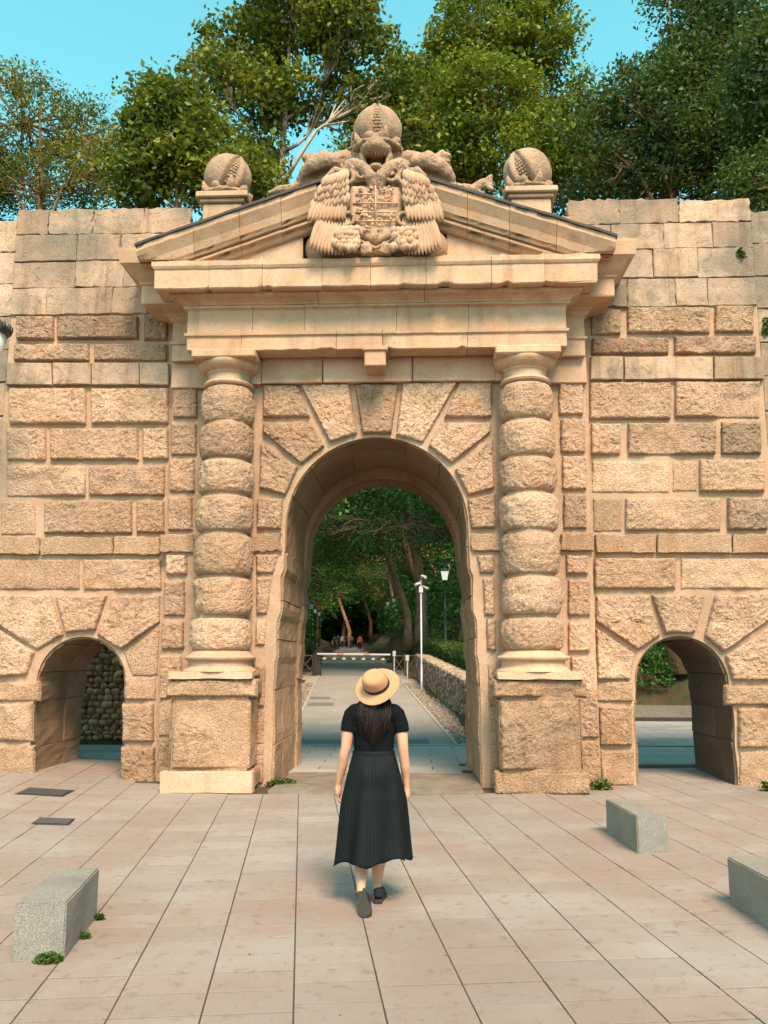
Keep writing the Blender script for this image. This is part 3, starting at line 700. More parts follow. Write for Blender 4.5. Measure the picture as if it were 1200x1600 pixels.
# strapwork frame with scrolls
out = [(541,288),(562,285),(587,281),(612,285),(633,288),(635,330),(628,361),(612,378),(587,390),(562,378),(546,361),(539,330),(541,288)]
mb = MB(); mb.tube([A(u, v, -.04) for u, v in out], .026, 8)
def spiral(cu, cv, r0, turns, flip, start=0, rt_=.035):
    P_ = []
    for k in range(22):
        t_ = k/21; a = start + flip*turns*2*math.pi*t_; r1 = r0*(1 - .8*t_)
        c0 = A(cu, cv, -.06 - .06*t_); P_.append(c0 + np.array([math.cos(a)*r1, 0, math.sin(a)*r1]))
    mb.tube(P_, np.linspace(rt_, rt_*.55, 22), 7)
for s in (-1, 1):
    X_ = lambda u: 588 + s*u
    spiral(X_(48), 282, .14, 1.3, s, math.pi/2); spiral(X_(44), 345, .16, 1.4, -s, math.pi/2, .04); spiral(X_(40), 372, .13, 1.2, s, -math.pi/2); spiral(X_(22), 278, .10, 1.2, -s, 0)
    mb.tube([A(X_(30), 270, -.05), A(X_(44), 262, -.08), A(X_(52), 275, -.06), A(X_(50), 300, -.03), A(X_(44), 325, -.04)], [.04,.05,.045,.04,.03], 8)
    mb.tube([A(X_(46), 300, .0), A(X_(52), 318, -.05), A(X_(48), 340, -.03)], [.03,.06,.03], 8)
    mb.tube([A(X_(12), 384, -.04), A(X_(18), 392, -.10), A(X_(14), 402, -.08)], [.05,.075,.06], 8)
    mb.box(*sorted((A(X_(6), 400)[0], A(X_(24), 400)[0])), YA - .14, YA + .1, A(588, 402)[2], A(588, 388)[2])
apart('scroll_frame', remesh(mb, .014, 1, .006, 22), arms, M['carved'])
# wings: every feather its own piece
def feather_mesh(L, wd, th):
    V = []; F = []; n = 7
    for i in range(n):
        t_ = i/(n-1); w_ = wd*(math.sin(math.pi*min(1, .18 + .74*t_))**.6)*(1 if t_ < .8 else max(.25, 1 - (t_ - .8)*3.2)); zz = -L*t_
        for x_, y_ in ((-w_, .012), (-w_*.5, -th*.75), (0, -th*.35 - .004), (w_*.45, -th), (w_, .012)): V.append((x_, y_ - .03*math.sin(math.pi*t_), zz))
    for i in range(n-1):
        for k in range(4): a = i*5 + k; F.append((a, a + 5, a + 6, a + 1))
    F.append((30, 31, 32, 33, 34)[::-1]); return mesh_data('feather', V, F, M['carved_fine'], True)
fm = {k: feather_mesh(*k) for k in ((.62,.055,.05),(.40,.05,.045),(.20,.06,.04),(.11,.045,.03))}
def feather(u, v, ang, key, dy, sc=1.0):
    o = inst('feather', fm[key], arms, tuple(A(u, v, dy)), (R(-8), ang, 0), sc); root_fix(o, arms)
for s in (-1, 1):
    X_ = lambda u: 588 + s*u
    edge = [(64,300),(72,312),(79,325),(85,338),(90,350),(93,360)]
    for k in range(11):                          # long flight feathers
        t_ = k/10; feather(X_(44 + 40*t_), 342 + 4*math.sin(3*t_), s*R(-1 - 13*t_), (.62,.055,.05), -.02 - .012*k, .94)
    for k in range(10):
        t_ = k/9; feather(X_(48 + 42*t_), 314 + 8*t_, s*R(-4 - 15*t_), (.40,.05,.045), -.09 - .008*k, .95)
    for row in range(4):
        for k in range(8):
            t_ = k/7; feather(X_(46 + (26 + 6*row)*t_), 279 + row*10 + 10*t_ + rr.uniform(-1, 1), s*R(-6 - 22*t_) + rr.normal(0, .05), (.20,.06,.04), -.12 - .022*(4 - row), rr.uniform(.9, 1.1))
    for row in range(5):                         # scaly breast feathers beside the shield foot
        for k in range(6): feather(X_(28 + k*6.2 + (3 if row % 2 else 0) + rr.uniform(-1.5, 1.5)), 362 + row*7 + rr.uniform(-1.5, 1.5), s*R(-14 + 4*k) + rr.normal(0, .22), (.11,.045,.03), -.13 - .012*row + rr.uniform(-.015, .015), rr.uniform(.9, 1.35))
    # curled crest on the shoulder of the wing
    mbw = MB(); mbw.tube([A(X_(44), 292, -.06), A(X_(52), 276, -.12), A(X_(62), 274, -.12), A(X_(75), 284, -.10), A(X_(87), 305, -.08), A(X_(95), 335, -.05)], [.04,.06,.065,.05,.04,.02], 9)
    apart('wing_edge', remesh(mbw, .016, 1, .014, 16), arms, M['carved'])
    mbn = MB(); mbn.tube([A(588 + s*4, 296, .02), A(588 + s*9, 280, -.06), A(588 + s*22, 266, -.08), A(588 + s*36, 256, .0), A(588 + s*46, 250, .15)], [.085,.095,.09,.085,.08], 12)
    apart('neck', remesh(mbn, .018, 1, .016, 18), arms, M['carved'])

# crowning monster head carrying a pomegranate
hd = tag(empty('grotesque_head', tuple(A(588, 285, .15))), 'open-mouthed stone beast head above the coat of arms', 'carving')
def H(u, v, dy=0.0): p = onY(u, v + 12, -1.0); return np.array([p[0], -1.0 + dy, p[2]])
mb = MB(); mb.ell(H(588, 217), (.24, .26, .20)); mb.ell(H(588, 262, .22), (.42, .28, .45)); mb.ell(H(588, 233, -.18), (.20, .20, .11)); mb.ell(H(588, 228, -.26), (.13, .12, .08))
for s in (-1, 1):
    mb.ell(H(588 + s*11, 213, -.20), (.085, .08, .05), (0, s*.4, 0)); mb.ell(H(588 + s*17, 232, -.14), (.07, .14, .09)); mb.ell(H(588 + s*20, 246, -.10), (.05, .10, .14), (0, s*.3, 0))
    for k in range(4): mb.tube([H(588 + s*20, 222 + k*3, -.02), H(588 + s*33, 208 + k*11, 0), H(588 + s*38, 214 + k*13, .02)], [.05, .06, .02], 8)
mb.ell(H(588, 261, -.10), (.13, .18, .07))
apart('head', remesh(mb, .016, 2, .012, 16), hd, M['carved'])
mbt = MB()
for k in range(7): u = 574 + k*4.6; mbt.tube([H(u, 239 - 2*abs(3-k)*.3, -.26 + .02*abs(3-k)), H(u, 247 - abs(3-k), -.27 + .02*abs(3-k))], [.022, .006], 6)
apart('teeth', mesh_data('teeth', *mbt.arr(), M['carved'], True), hd)
mbe = MB(); [mbe.ell(H(588 + s*9, 216, -.245), (.028, .02, .022)) for s in (-1, 1)]
apart('eye', mesh_data('eye', *mbe.arr(), NT('eye_hollow').done((.06,.04,.025), .95), True), hd)

def pomegranate(label, c, r, slit_az, tilt, group):
    root = tag(empty('pomegranate_finial', (c[0], c[1], c[2] - r)), label, 'finial', group)
    rot = np.array(Euler(tilt).to_matrix()); n, m = 72, 48; V = []
    for i in range(m+1):
        th = math.pi*i/m
        for k in range(n):
            ph = 2*math.pi*k/n; d_ = (ph - slit_az + math.pi) % (2*math.pi) - math.pi
            wdt = .26*math.sin(th)**.6*(1 if th < 2.2 else .6) + .02; g_ = math.exp(-(d_/wdt)**4)*(1 if th < 2.3 else .2); lip = math.exp(-((abs(d_) - wdt*1.25)/.14)**2)*.06
            rr_ = r*(1 - .17*g_ + lip*(1 if th < 2.3 else .3) + .045*abs(math.cos(4*ph))*math.sin(th)**2); V.append((rr_*math.sin(th)*math.cos(ph), rr_*math.sin(th)*math.sin(ph), rr_*1.06*math.cos(th)))
    F = [(i*n + k, (i+1)*n + k, (i+1)*n + (k+1) % n, i*n + (k+1) % n) for i in range(m) for k in range(n)]
    V = np.array(V); V = V*(1 + .025*fbm(V*9 + c[0]*7, 3))[:, None]
    apart('rind', mesh_data('rind', V @ rot.T + np.array(c), F, M['carved'], True), root)
    mbs = MB()
    for i in range(13):
        th = .18 + i*.15
        for d_ in (-.13, 0, .13):
            ph = slit_az + d_*math.sin(th) + (.06 if i % 2 else 0) + random.uniform(-.03, .03); q = np.array([math.sin(th)*math.cos(ph), math.sin(th)*math.sin(ph), 1.06*math.cos(th)])*r*.88
            mbs.ell(q @ rot.T + np.array(c), (r*.075,)*3, None, 8, 6)
    apart('seeds', mesh_data('seeds', *mbs.arr(), M['carved'], True), root)
    for k in range(9):
        a = 2*math.pi*k/9 + .2; mbl = MB(); dv = np.array([math.cos(a), math.sin(a), 0]); P_ = [np.array(c) + np.array([0, 0, -r*1.02]) + dv*r*t_ + np.array([0, 0, r*h_]) for t_, h_ in ((.35, 0), (.75, .10), (1.02, .30), (1.10, .62 if k % 2 else .34))]
        mbl.tube(P_, [r*.16, r*.24, r*.17, r*.03], 6); apart('leaf', mesh_data('leaf', *mbl.arr(), M['carved'], True), root)
    mbl = MB(); mbl.lathe([(r*.5, -r*1.12), (r*1.02, -r*1.10), (r*1.12, -r*1.02), (r*1.05, -r*.92), (r*.6, -r*.86)], 24, c); apart('wreath', remesh(mbl, .02, 1, .03, 14), root, M['carved'])
    return root
cT = H(590, 192, .02); pomegranate('largest split stone pomegranate crowning the beast head at the apex', cT, .335, -math.pi/2, (.25, 0, 0), 'carved pomegranates')
YQ = -.80
for s, uc, vc, lab in ((-1, 356, 280, 'split stone pomegranate on the pedestal nearer the cobble-walled small arch'), (1, 824, 272, 'split stone pomegranate on the pedestal nearer the paved small arch')):
    c = onY(uc, vc, YQ); pr_ = pomegranate(lab, c, .335, -math.pi/2 - s*.5, (.1, -s*.45, 0), 'carved pomegranates')
    pd = tag(empty('finial_pedestal', (c[0], YQ, zr(c[0]) - .2)), 'moulded stone block under the pomegranate nearer the ' + ('cobble-walled small arch' if s < 0 else 'paved small arch'), 'pedestal', 'pedestals of the pomegranates')
    zt = c[2] - .335*1.10; q = lambda hw2, z0, z1: root_fix(obj('slab', np.array(beveled_box(2*hw2, 2*hw2, z1 - z0, .015)[0]) + np.array([c[0], YQ, z0]), beveled_box(2*hw2, 2*hw2, z1 - z0, .015)[1], M['cornice'], pd), pd)
    q(.28, zr(c[0]) - .35, zt - .17); q(.32, zt - .17, zt - .11); q(.37, zt - .11, zt - .02)

def S(u, v, dy=0.0): p = onY(u, v + 5, -.85); return np.array([p[0], -.85 + dy, p[2]])
for s, lab in ((-1, 'weathered reclining stone figure leaning on the pediment slope, bent knee towards the cobble-walled side'), (1, 'weathered reclining stone figure with raised arm and fish-tail drapery on the pediment slope')):
    st = tag(empty('reclining_statue', tuple(S(588 + s*80, 285))), lab, 'statue', 'reclining figures on the pediment')
    mb = MB(); U = lambda u: 588 + s*u
    mb.tube([S(U(34), 252), S(U(48), 247), S(U(62), 250), S(U(76), 258)], [.13,.16,.16,.14], 12)            # trunk
    mb.tube([S(U(58), 256, -.12), S(U(80), 258, -.20), S(U(100), 267, -.18), S(U(114), 275, -.12)], [.12,.14,.12,.085], 12)   # thigh and knee
    mb.tube([S(U(104), 272, -.1), S(U(116), 277, -.1), S(U(121), 282, -.08)], [.09,.08,.05], 10)
    mb.tube([S(U(50), 262, 0), S(U(80), 272, 0), S(U(112), 283, 0)], [.14,.12,.08], 10)
    mb.tube([S(U(62), 272, .1), S(U(92), 277, .1), S(U(128), 286, .08), S(U(150), 290, .05), S(U(164), 293, .03)], [.10,.085,.07,.06,.03], 12)    # trailing leg in drapery
    mb.tube([S(U(100), 284, .0), S(U(140), 295, -.05), S(U(168), 299, -.05)], [.05,.05,.02], 8)
    if s < 0:
        mb.ell(S(U(100), 243, .12), (.13, .15, .15)); mb.ell(S(U(108), 238, .1), (.10, .10, .07), (0, .5, 0)); mb.tube([S(U(70), 244, .1), S(U(84), 243, .12), S(U(98), 248, .1)], [.1,.09,.08], 10)
        mb.ell(S(U(104), 247, .0), (.04, .06, .03))
    else:
        mb.tube([S(U(68), 246, .05), S(U(88), 248, .08), S(U(96), 236, .1), S(U(104), 230, .1), S(U(116), 236, .06)], [.11,.10,.075,.07,.035], 10)
        mb.tube([S(U(96), 236, .1), S(U(108), 240, .1), S(U(114), 244, .06)], [.06,.05,.02], 8)
        for k in range(4): mb.tube([S(U(150), 288, .03), S(U(166), 283 - k*1.5, .0), S(U(182), 270 + k*8, -.02)], [.06,.055,.035], 8)
    for k in range(9): mb.tube([S(U(72 + k*9), 268 + k*2.2, -.02), S(U(78 + k*9.5), 278 + k*2, -.10), S(U(86 + k*9.5), 288 + k*1.2, -.06)], .022, 6)     # folds
    apart('figure', remesh(mb, .02, 1, .022, 9), st, M['carved'])

# ---- plain walls that carry on past the gate
for s, lab in ((-1, 'plain ashlar wall adjoining the side with the street lantern'), (1, 'plain ashlar wall adjoining the side with tufts of ivy')):
    aw = tag(empty('ashlar_wall', (s*7, .5, 0)), lab, 'wall', 'plain walls adjoining')
    mb = MB().box(min(s*WE, s*12), max(s*WE, s*12), .06, 1.7, -.05, 8.3); o = mb.build('masonry_core', M['mortar'], aw); root_fix(o, aw)
    n0 = set(bpy.data.objects); courses(aw, WE if s > 0 else -8.4, 8.4 if s > 0 else -WE, list(np.linspace(.02, 8.50 if s < 0 else 8.42, 17)), 21 + s, .05, M['upper'], .02, .5, 1.1)
    for o in set(bpy.data.objects) - n0: root_fix(o, aw)

# ================================================================== BEYOND THE GATE
# road with verges
t = NT('asphalt'); c = t.mix(t.ramp(t.noise(1.1, 5), .3, .7), (.22,.19,.155), (.28,.245,.20)); c = t.mix(1.0, c, t.ramp(t.noise(120, 4), .3, .7, (.8,.8,.8,1), (1.15,1.15,1.15,1)), 'MULTIPLY')
M['asphalt'] = t.done(c, .85, t.bump(t.noise(90, 4), .004))
t = NT('patch'); M['patch'] = t.done(t.mix(t.noise(20, 4), (.11,.105,.09), (.145,.14,.12)), .9)
t = NT('kerb_stone'); M['kerb'] = t.done(t.mix(t.noise(5, 4), (.26,.235,.19), (.36,.33,.27)), .8)
t = NT('gravel_bed'); M['gravel'] = t.done(t.mix(t.ramp(t.voro(16), .05, .5), (.13,.105,.078), (.33,.275,.21)), .95, t.bump(t.voro(16), .02))
t = NT('gravel_dark'); M['gravel_dark'] = t.done(t.mix(t.ramp(t.voro(14), .05, .5), (.05,.042,.032), (.15,.125,.095)), .95, t.bump(t.voro(14), .02))
ss = np.r_[np.linspace(-.1, 30, 31), np.linspace(34, 125, 24)]
def strip(name, d0, d1, dz, mat, kind='structure', parent=None, s_=None):
    q = ss if s_ is None else s_; V = []
    for s0 in q:
        for d in (d0, d1): x, y = road_xy(s0, d); V.append((x, y, float(zroad(s0)) + dz))
    o = obj(name, V, [(2*i, 2*i+1, 2*i+3, 2*i+2) for i in range(len(q)-1)], mat, parent)
    if kind: o['kind'] = kind
    return o
# keep the strips clear of the court: they start just past the drain
strip('road', -1.66, 1.66, .0, M['asphalt']); strip('verge', -2.75, -1.66, -.004, M['gravel']); strip('verge', 1.66, 2.75, -.004, M['gravel'])
for d in (-1.72, 1.66):
    V = []; F = []; q = ss
    for s0 in q:
        for dd, h in ((d, -.05), (d, .022), (d + .06, .022), (d + .06, -.05)): x, y = road_xy(s0, dd); V.append((x, y, float(zroad(s0)) + h))
    for i in range(len(q)-1):
        for k in range(3): F.append((4*i + k, 4*i + 4 + k, 4*i + 5 + k, 4*i + 1 + k))
    o = obj('kerb', V, F, M['kerb']); o['kind'] = 'structure'
for s0, s1, d0, d1 in ((7.6, 8.5, -1.62, -.85), (9.6, 10.3, -1.62, -1.0), (.1, .75, -1.6, 1.2)):
    o = strip('road_patch', d0, d1, .005, M['patch'], 'structure', None, np.array([s0, s1]))
# cobbles set into the verges, nearest stretch in real stones
rr = np.random.default_rng(31)
def pebble_me(mat, n=5, m=4): mb = MB().ell((0, 0, 0), (1, 1, 1), None, n, m); return mb.arr()
PB = pebble_me(None)
t = NT('pebbles'); c = t.mix(t.n('ShaderNodeNewGeometry').outputs['Random Per Island'], (.10,.075,.055), (.30,.24,.175)); M['pebble'] = t.done(c, .85, t.bump(t.noise(40, 4), .006))
def pebbles(P, S_, name, parent, mat, rot=True):
    V0, F0 = PB; n = len(V0); k = len(P); a = rr.uniform(0, 6.28, k); tl = rr.normal(0, .35, k)
    W = V0[None]*S_[:, None, :]; ca, sa = np.cos(a)[:, None], np.sin(a)[:, None]; ct, st = np.cos(tl)[:, None], np.sin(tl)[:, None]
    x, y, z = W[..., 0], W[..., 1], W[..., 2]; x, z = x*ct - z*st, x*st + z*ct; x, y = x*ca - y*sa, x*sa + y*ca
    W = np.stack([x, y, z], -1) + P[:, None, :]; F = (np.arange(k)[:, None]*n).repeat(len(F0), 1)
    FF = [[f + i*n for f in ff] for i in range(k) for ff in F0]
    return obj(name, W.reshape(-1, 3), FF, mat, parent, True)
for sgn in (-1, 1):
    k = 1900; s0 = rr.uniform(.1, 16, k); d = sgn*rr.uniform(1.76, 2.5, k); x, y = road_xy(s0, d); P = np.stack([x, y, zroad(s0) + .002], 1)
    o = pebbles(P, rr.uniform(.03, .06, (k, 3))*np.array([1, 1, .5]), 'verge_cobbles', None, M['pebble']); o['kind'] = 'stuff'

# gabion walls: wire baskets packed with stones
t = NT('wire'); M['wire'] = t.done((.18,.17,.16), .5, None, .5, .6)
def gabion(label, s0, s1, d_face, side, h, thick=.55, dens=95, base=0.0):
    xs, ys = road_xy(s0, d_face); root = tag(empty('gabion_wall', (xs, ys, float(zroad(s0)))), label, 'wall', 'gabion walls along the road')
    L = s1 - s0; k = int(L*h*dens); s_ = rr.uniform(s0, s1, k); zz = rr.uniform(.03, h - .02, k); d = d_face + side*(.03 + rr.uniform(0, .04, k)); x, y = road_xy(s_, d)
    P = np.stack([x, y, zroad(s_) + zz + base], 1); o = pebbles(P, rr.uniform(.045, .095, (k, 3)), 'stones', root, M['rubble']); o['kind'] = 'stuff'; root_fix(o, root)
    k2 = int(L*thick*dens*.7); s_ = rr.uniform(s0, s1, k2); d = d_face + side*rr.uniform(.02, thick, k2); x, y = road_xy(s_, d); P = np.stack([x, y, zroad(s_) + h + base - .03], 1)
    o = pebbles(P, rr.uniform(.05, .10, (k2, 3))*np.array([1, 1, .5]), 'top_stones', root, M['rubble_top']); o['kind'] = 'stuff'; root_fix(o, root)
    # end face and fill
    k3 = int(thick*h*dens); d = d_face + side*rr.uniform(0, thick, k3); x, y = road_xy(np.full(k3, s0 + .03), d); P = np.stack([x, y, float(zroad(s0)) + rr.uniform(.03, h, k3) + base], 1)
    o = pebbles(P, rr.uniform(.045, .095, (k3, 3)), 'end_stones', root, M['rubble']); o['kind'] = 'stuff'; root_fix(o, root)
    V = []; n = 8
    for i in range(n+1):
        sq = s0 + .05 + (L - .1)*i/n
        for dd, hh in ((.06, -.2), (.06, h - .05), (thick, h - .05), (thick, -.2)): x, y = road_xy(sq, d_face + side*dd); V.append((x, y, float(zroad(sq)) + hh + base))
    F = [(4*i + k_, 4*i + 4 + k_, 4*i + 5 + k_, 4*i + 1 + k_) for i in range(n) for k_ in range(3)] + [(0, 1, 2, 3), (4*n+3, 4*n+2, 4*n+1, 4*n)]
    root_fix(obj('fill', V, F, M['soil'], root), root)
    mb = MB()
    for i in range(int(L/.5)+1):
        sq = s0 + i*.5; x, y = road_xy(sq, d_face - side*.02); mb.tube([(x, y, float(zroad(sq)) + base), (x, y, float(zroad(sq)) + h + base)], .006, 4)
    for hh in (.02, h*.5, h): mb.tube([(*road_xy(sq, d_face - side*.02), float(zroad(sq)) + hh + base) for sq in np.linspace(s0, s1, 9)], .006, 4)
    root_fix(mb.build('wire_mesh', M['wire'], root), root)
for nm, a, b in (('rubble', (.10,.07,.045), (.42,.29,.18)), ('rubble_top', (.20,.15,.10), (.40,.31,.215))):
    t = NT(nm); c = t.mix(t.n('ShaderNodeNewGeometry').outputs['Random Per Island'], a, b); M[nm] = t.done(c, .85, t.bump(t.noise(25, 4), .01))
gabion('long gabion wall packed with tawny stones beside the camera pole', .6, 18.0, 2.36, 1, 1.0, dens=130)
gabion('tall gabion block of stones at the road edge opposite the camera pole', 7.6, 12.4, -2.25, -1, 1.55)
gabion('short tall gabion block beyond the first one, by the barrier box', 13.6, 17.5, -2.30, -1, 1.65)
# retaining wall of big cobbles seen through the small arch
rw = tag(empty('rubble_wall', (-5.5, 5.2, 0)), 'retaining wall of large rounded cobbles behind the small arch', 'wall')
root_fix(MB().box(-8.6, -3.3, 5.32, 5.9, -.1, 3.6).build('core', M['soil'], rw), rw)
t = NT('cobble'); c = t.mix(t.rnd(), (.34,.19,.095), (.60,.39,.22)); M['cobble_mat'] = t.done(c, .85, t.bump(t.noise(30, 5), .012))
PBV, PBF = MB().ell((0, 0, 0), (1, 1, 1), None, 8, 6).arr()
PBV = np.sign(PBV)*np.abs(PBV)**.75; cob = [mesh_data('cobble', PBV*(1 + .30*fbm(PBV*1.1 + k*9, 2))[:, None], PBF, M['cobble_mat'], True) for k in range(7)]
z = .08; nrow = 0
while z < 2.9:
    x = -6.9 + (.08 if nrow % 2 else 0); rh = rr.uniform(.09, .145)
    while x < -4.3:
        w2 = rr.uniform(.09, .22); root_fix(inst('cobble', cob[rr.integers(7)], rw, (x + w2/2, 5.31 + rr.uniform(-.02, .03), z + rh/2), (rr.normal(0, .2), rr.normal(0, .35), rr.normal(0, .3)), (w2*.56, .11, rh*rr.uniform(.5, .68))), rw); x += w2
    z += rh; nrow += 1
k = 900; P = np.stack([rr.uniform(-8.5, -3.3, k), np.full(k, 5.31), rr.uniform(0, 3.55, k)], 1); P = P[(P[:, 0] < -6.9) | (P[:, 0] > -4.3) | (P[:, 2] > 2.9)]
o = root_fix(pebbles(P, rr.uniform(.07, .13, (len(P), 3)), 'small_cobbles', rw, M['rubble']), rw); o['kind'] = 'stuff'
# right-hand court: kerb and gravel
o = MB().box(3.2, 10.2, 12.15, 12.35, -.2, .08).build('court_kerb', M['iron']); o['kind'] = 'structure'
o = obj('gravel_bed', [(3.2, 12.35, .05), (10.5, 12.35, .05), (10.5, 15.5, .5), (3.2, 15.5, .5)], [(0, 1, 2, 3)], M['gravel_dark']); o['kind'] = 'structure'

# ---- foliage
def leaf_mat(name, a, b, tr=.35, rough=.5):
    m = bpy.data.materials.new(name); m.use_nodes = True; n = m.node_tree; n.nodes.clear()
    out = n.nodes.new('ShaderNodeOutputMaterial'); geo = n.nodes.new('ShaderNodeNewGeometry'); mx = n.nodes.new('ShaderNodeMix'); mx.data_type = 'RGBA'
    mx.inputs[6].default_value = (*a, 1); mx.inputs[7].default_value = (*b, 1); n.links.new(geo.outputs['Random Per Island'], mx.inputs[0])
    no = n.nodes.new('ShaderNodeTexNoise'); no.inputs['Scale'].default_value = .45; no.inputs['Detail'].default_value = 3; n.links.new(geo.outputs['Position'], no.inputs['Vector'])
    cr = n.nodes.new('ShaderNodeValToRGB'); cr.color_ramp.elements[0].position = .35; cr.color_ramp.elements[1].position = .65; cr.color_ramp.elements[0].color = (.62, .72, .75, 1); cr.color_ramp.elements[1].color = (1.25, 1.15, .9, 1)
    n.links.new(no.outputs[0], cr.inputs[0]); mm = n.nodes.new('ShaderNodeMix'); mm.data_type = 'RGBA'; mm.blend_type = 'MULTIPLY'; mm.inputs[0].default_value = 1
    n.links.new(mx.outputs[2], mm.inputs[6]); n.links.new(cr.outputs[0], mm.inputs[7])
    p = n.nodes.new('ShaderNodeBsdfPrincipled'); p.inputs['Roughness'].default_value = rough; p.inputs['Specular IOR Level'].default_value = .3; n.links.new(mm.outputs[2], p.inputs['Base Color'])
    tl = n.nodes.new('ShaderNodeBsdfTranslucent'); n.links.new(mm.outputs[2], tl.inputs[0]); ms = n.nodes.new('ShaderNodeMixShader'); ms.inputs[0].default_value = tr
    n.links.new(p.outputs[0], ms.inputs[1]); n.links.new(tl.outputs[0], ms.inputs[2]); n.links.new(ms.outputs[0], out.inputs[0]); M[name] = m; return m
leaf_mat('leaf_olive', (.075,.10,.016), (.25,.24,.036)); leaf_mat('leaf_plane', (.055,.095,.012), (.24,.26,.028)); leaf_mat('leaf_lime', (.085,.14,.014), (.27,.31,.035))
leaf_mat('leaf_dark', (.028,.062,.018), (.11,.16,.034)); leaf_mat('leaf_wood', (.022,.080,.020), (.115,.25,.045)); leaf_mat('leaf_hedge', (.03,.06,.012), (.10,.15,.03))
t = NT('bark'); c = t.mix(t.ramp(t.noise(3, 6, .7), .35, .65), (.17,.09,.045), (.33,.19,.105)); M['bark'] = t.done(c, .9, t.bump(t.noise(18, 6, .7), .03))
t = NT('bark_plane'); c = t.mix(t.ramp(t.noise(2.2, 5, .6), .4, .55), (.16,.12,.08), (.42,.33,.23)); M['bark_pale'] = t.done(c, .85, t.bump(t.noise(14, 5), .015))
def leaves(C, L, n_tan=None, droop=.35, asp=.55, seed=0):
    """C centres, L lengths -> folded diamond leaves"""
    g_ = np.random.default_rng(seed); k = len(C); a = g_.uniform(0, 2*math.pi, k); el = g_.normal(-droop, .5, k)
    T = np.stack([np.cos(a)*np.cos(el), np.sin(a)*np.cos(el), np.sin(el)], 1); Np = g_.normal(0, .6, (k, 3)) + np.array([0, 0, .9]); Np -= T*(Np*T).sum(1)[:, None]; Np /= np.linalg.norm(Np, axis=1)[:, None]
    B = np.cross(T, Np); L = L[:, None]; V = np.stack([C - T*L*.5, C + B*L*asp*.5 + Np*L*.08 + T*L*.02, C + T*L*.5, C - B*L*asp*.5 + Np*L*.08 + T*L*.02], 1).reshape(-1, 3)
    i = np.arange(k)[:, None]*4; F = np.concatenate([i + np.array([[0, 1, 2]]), i + np.array([[0, 2, 3]])]); return V, F
def fast_mesh(name, V, F, mat):
    me = bpy.data.meshes.new(name); n = len(F); me.vertices.add(len(V)); me.vertices.foreach_set('co', np.ascontiguousarray(V, dtype=np.float32).ravel())
    me.loops.add(n*3); me.loops.foreach_set('vertex_index', F.astype(np.int32).ravel()); me.polygons.add(n); me.polygons.foreach_set('loop_start', np.arange(0, 3*n, 3, dtype=np.int32))
    me.update(calc_edges=True); me.materials.append(mat); return me
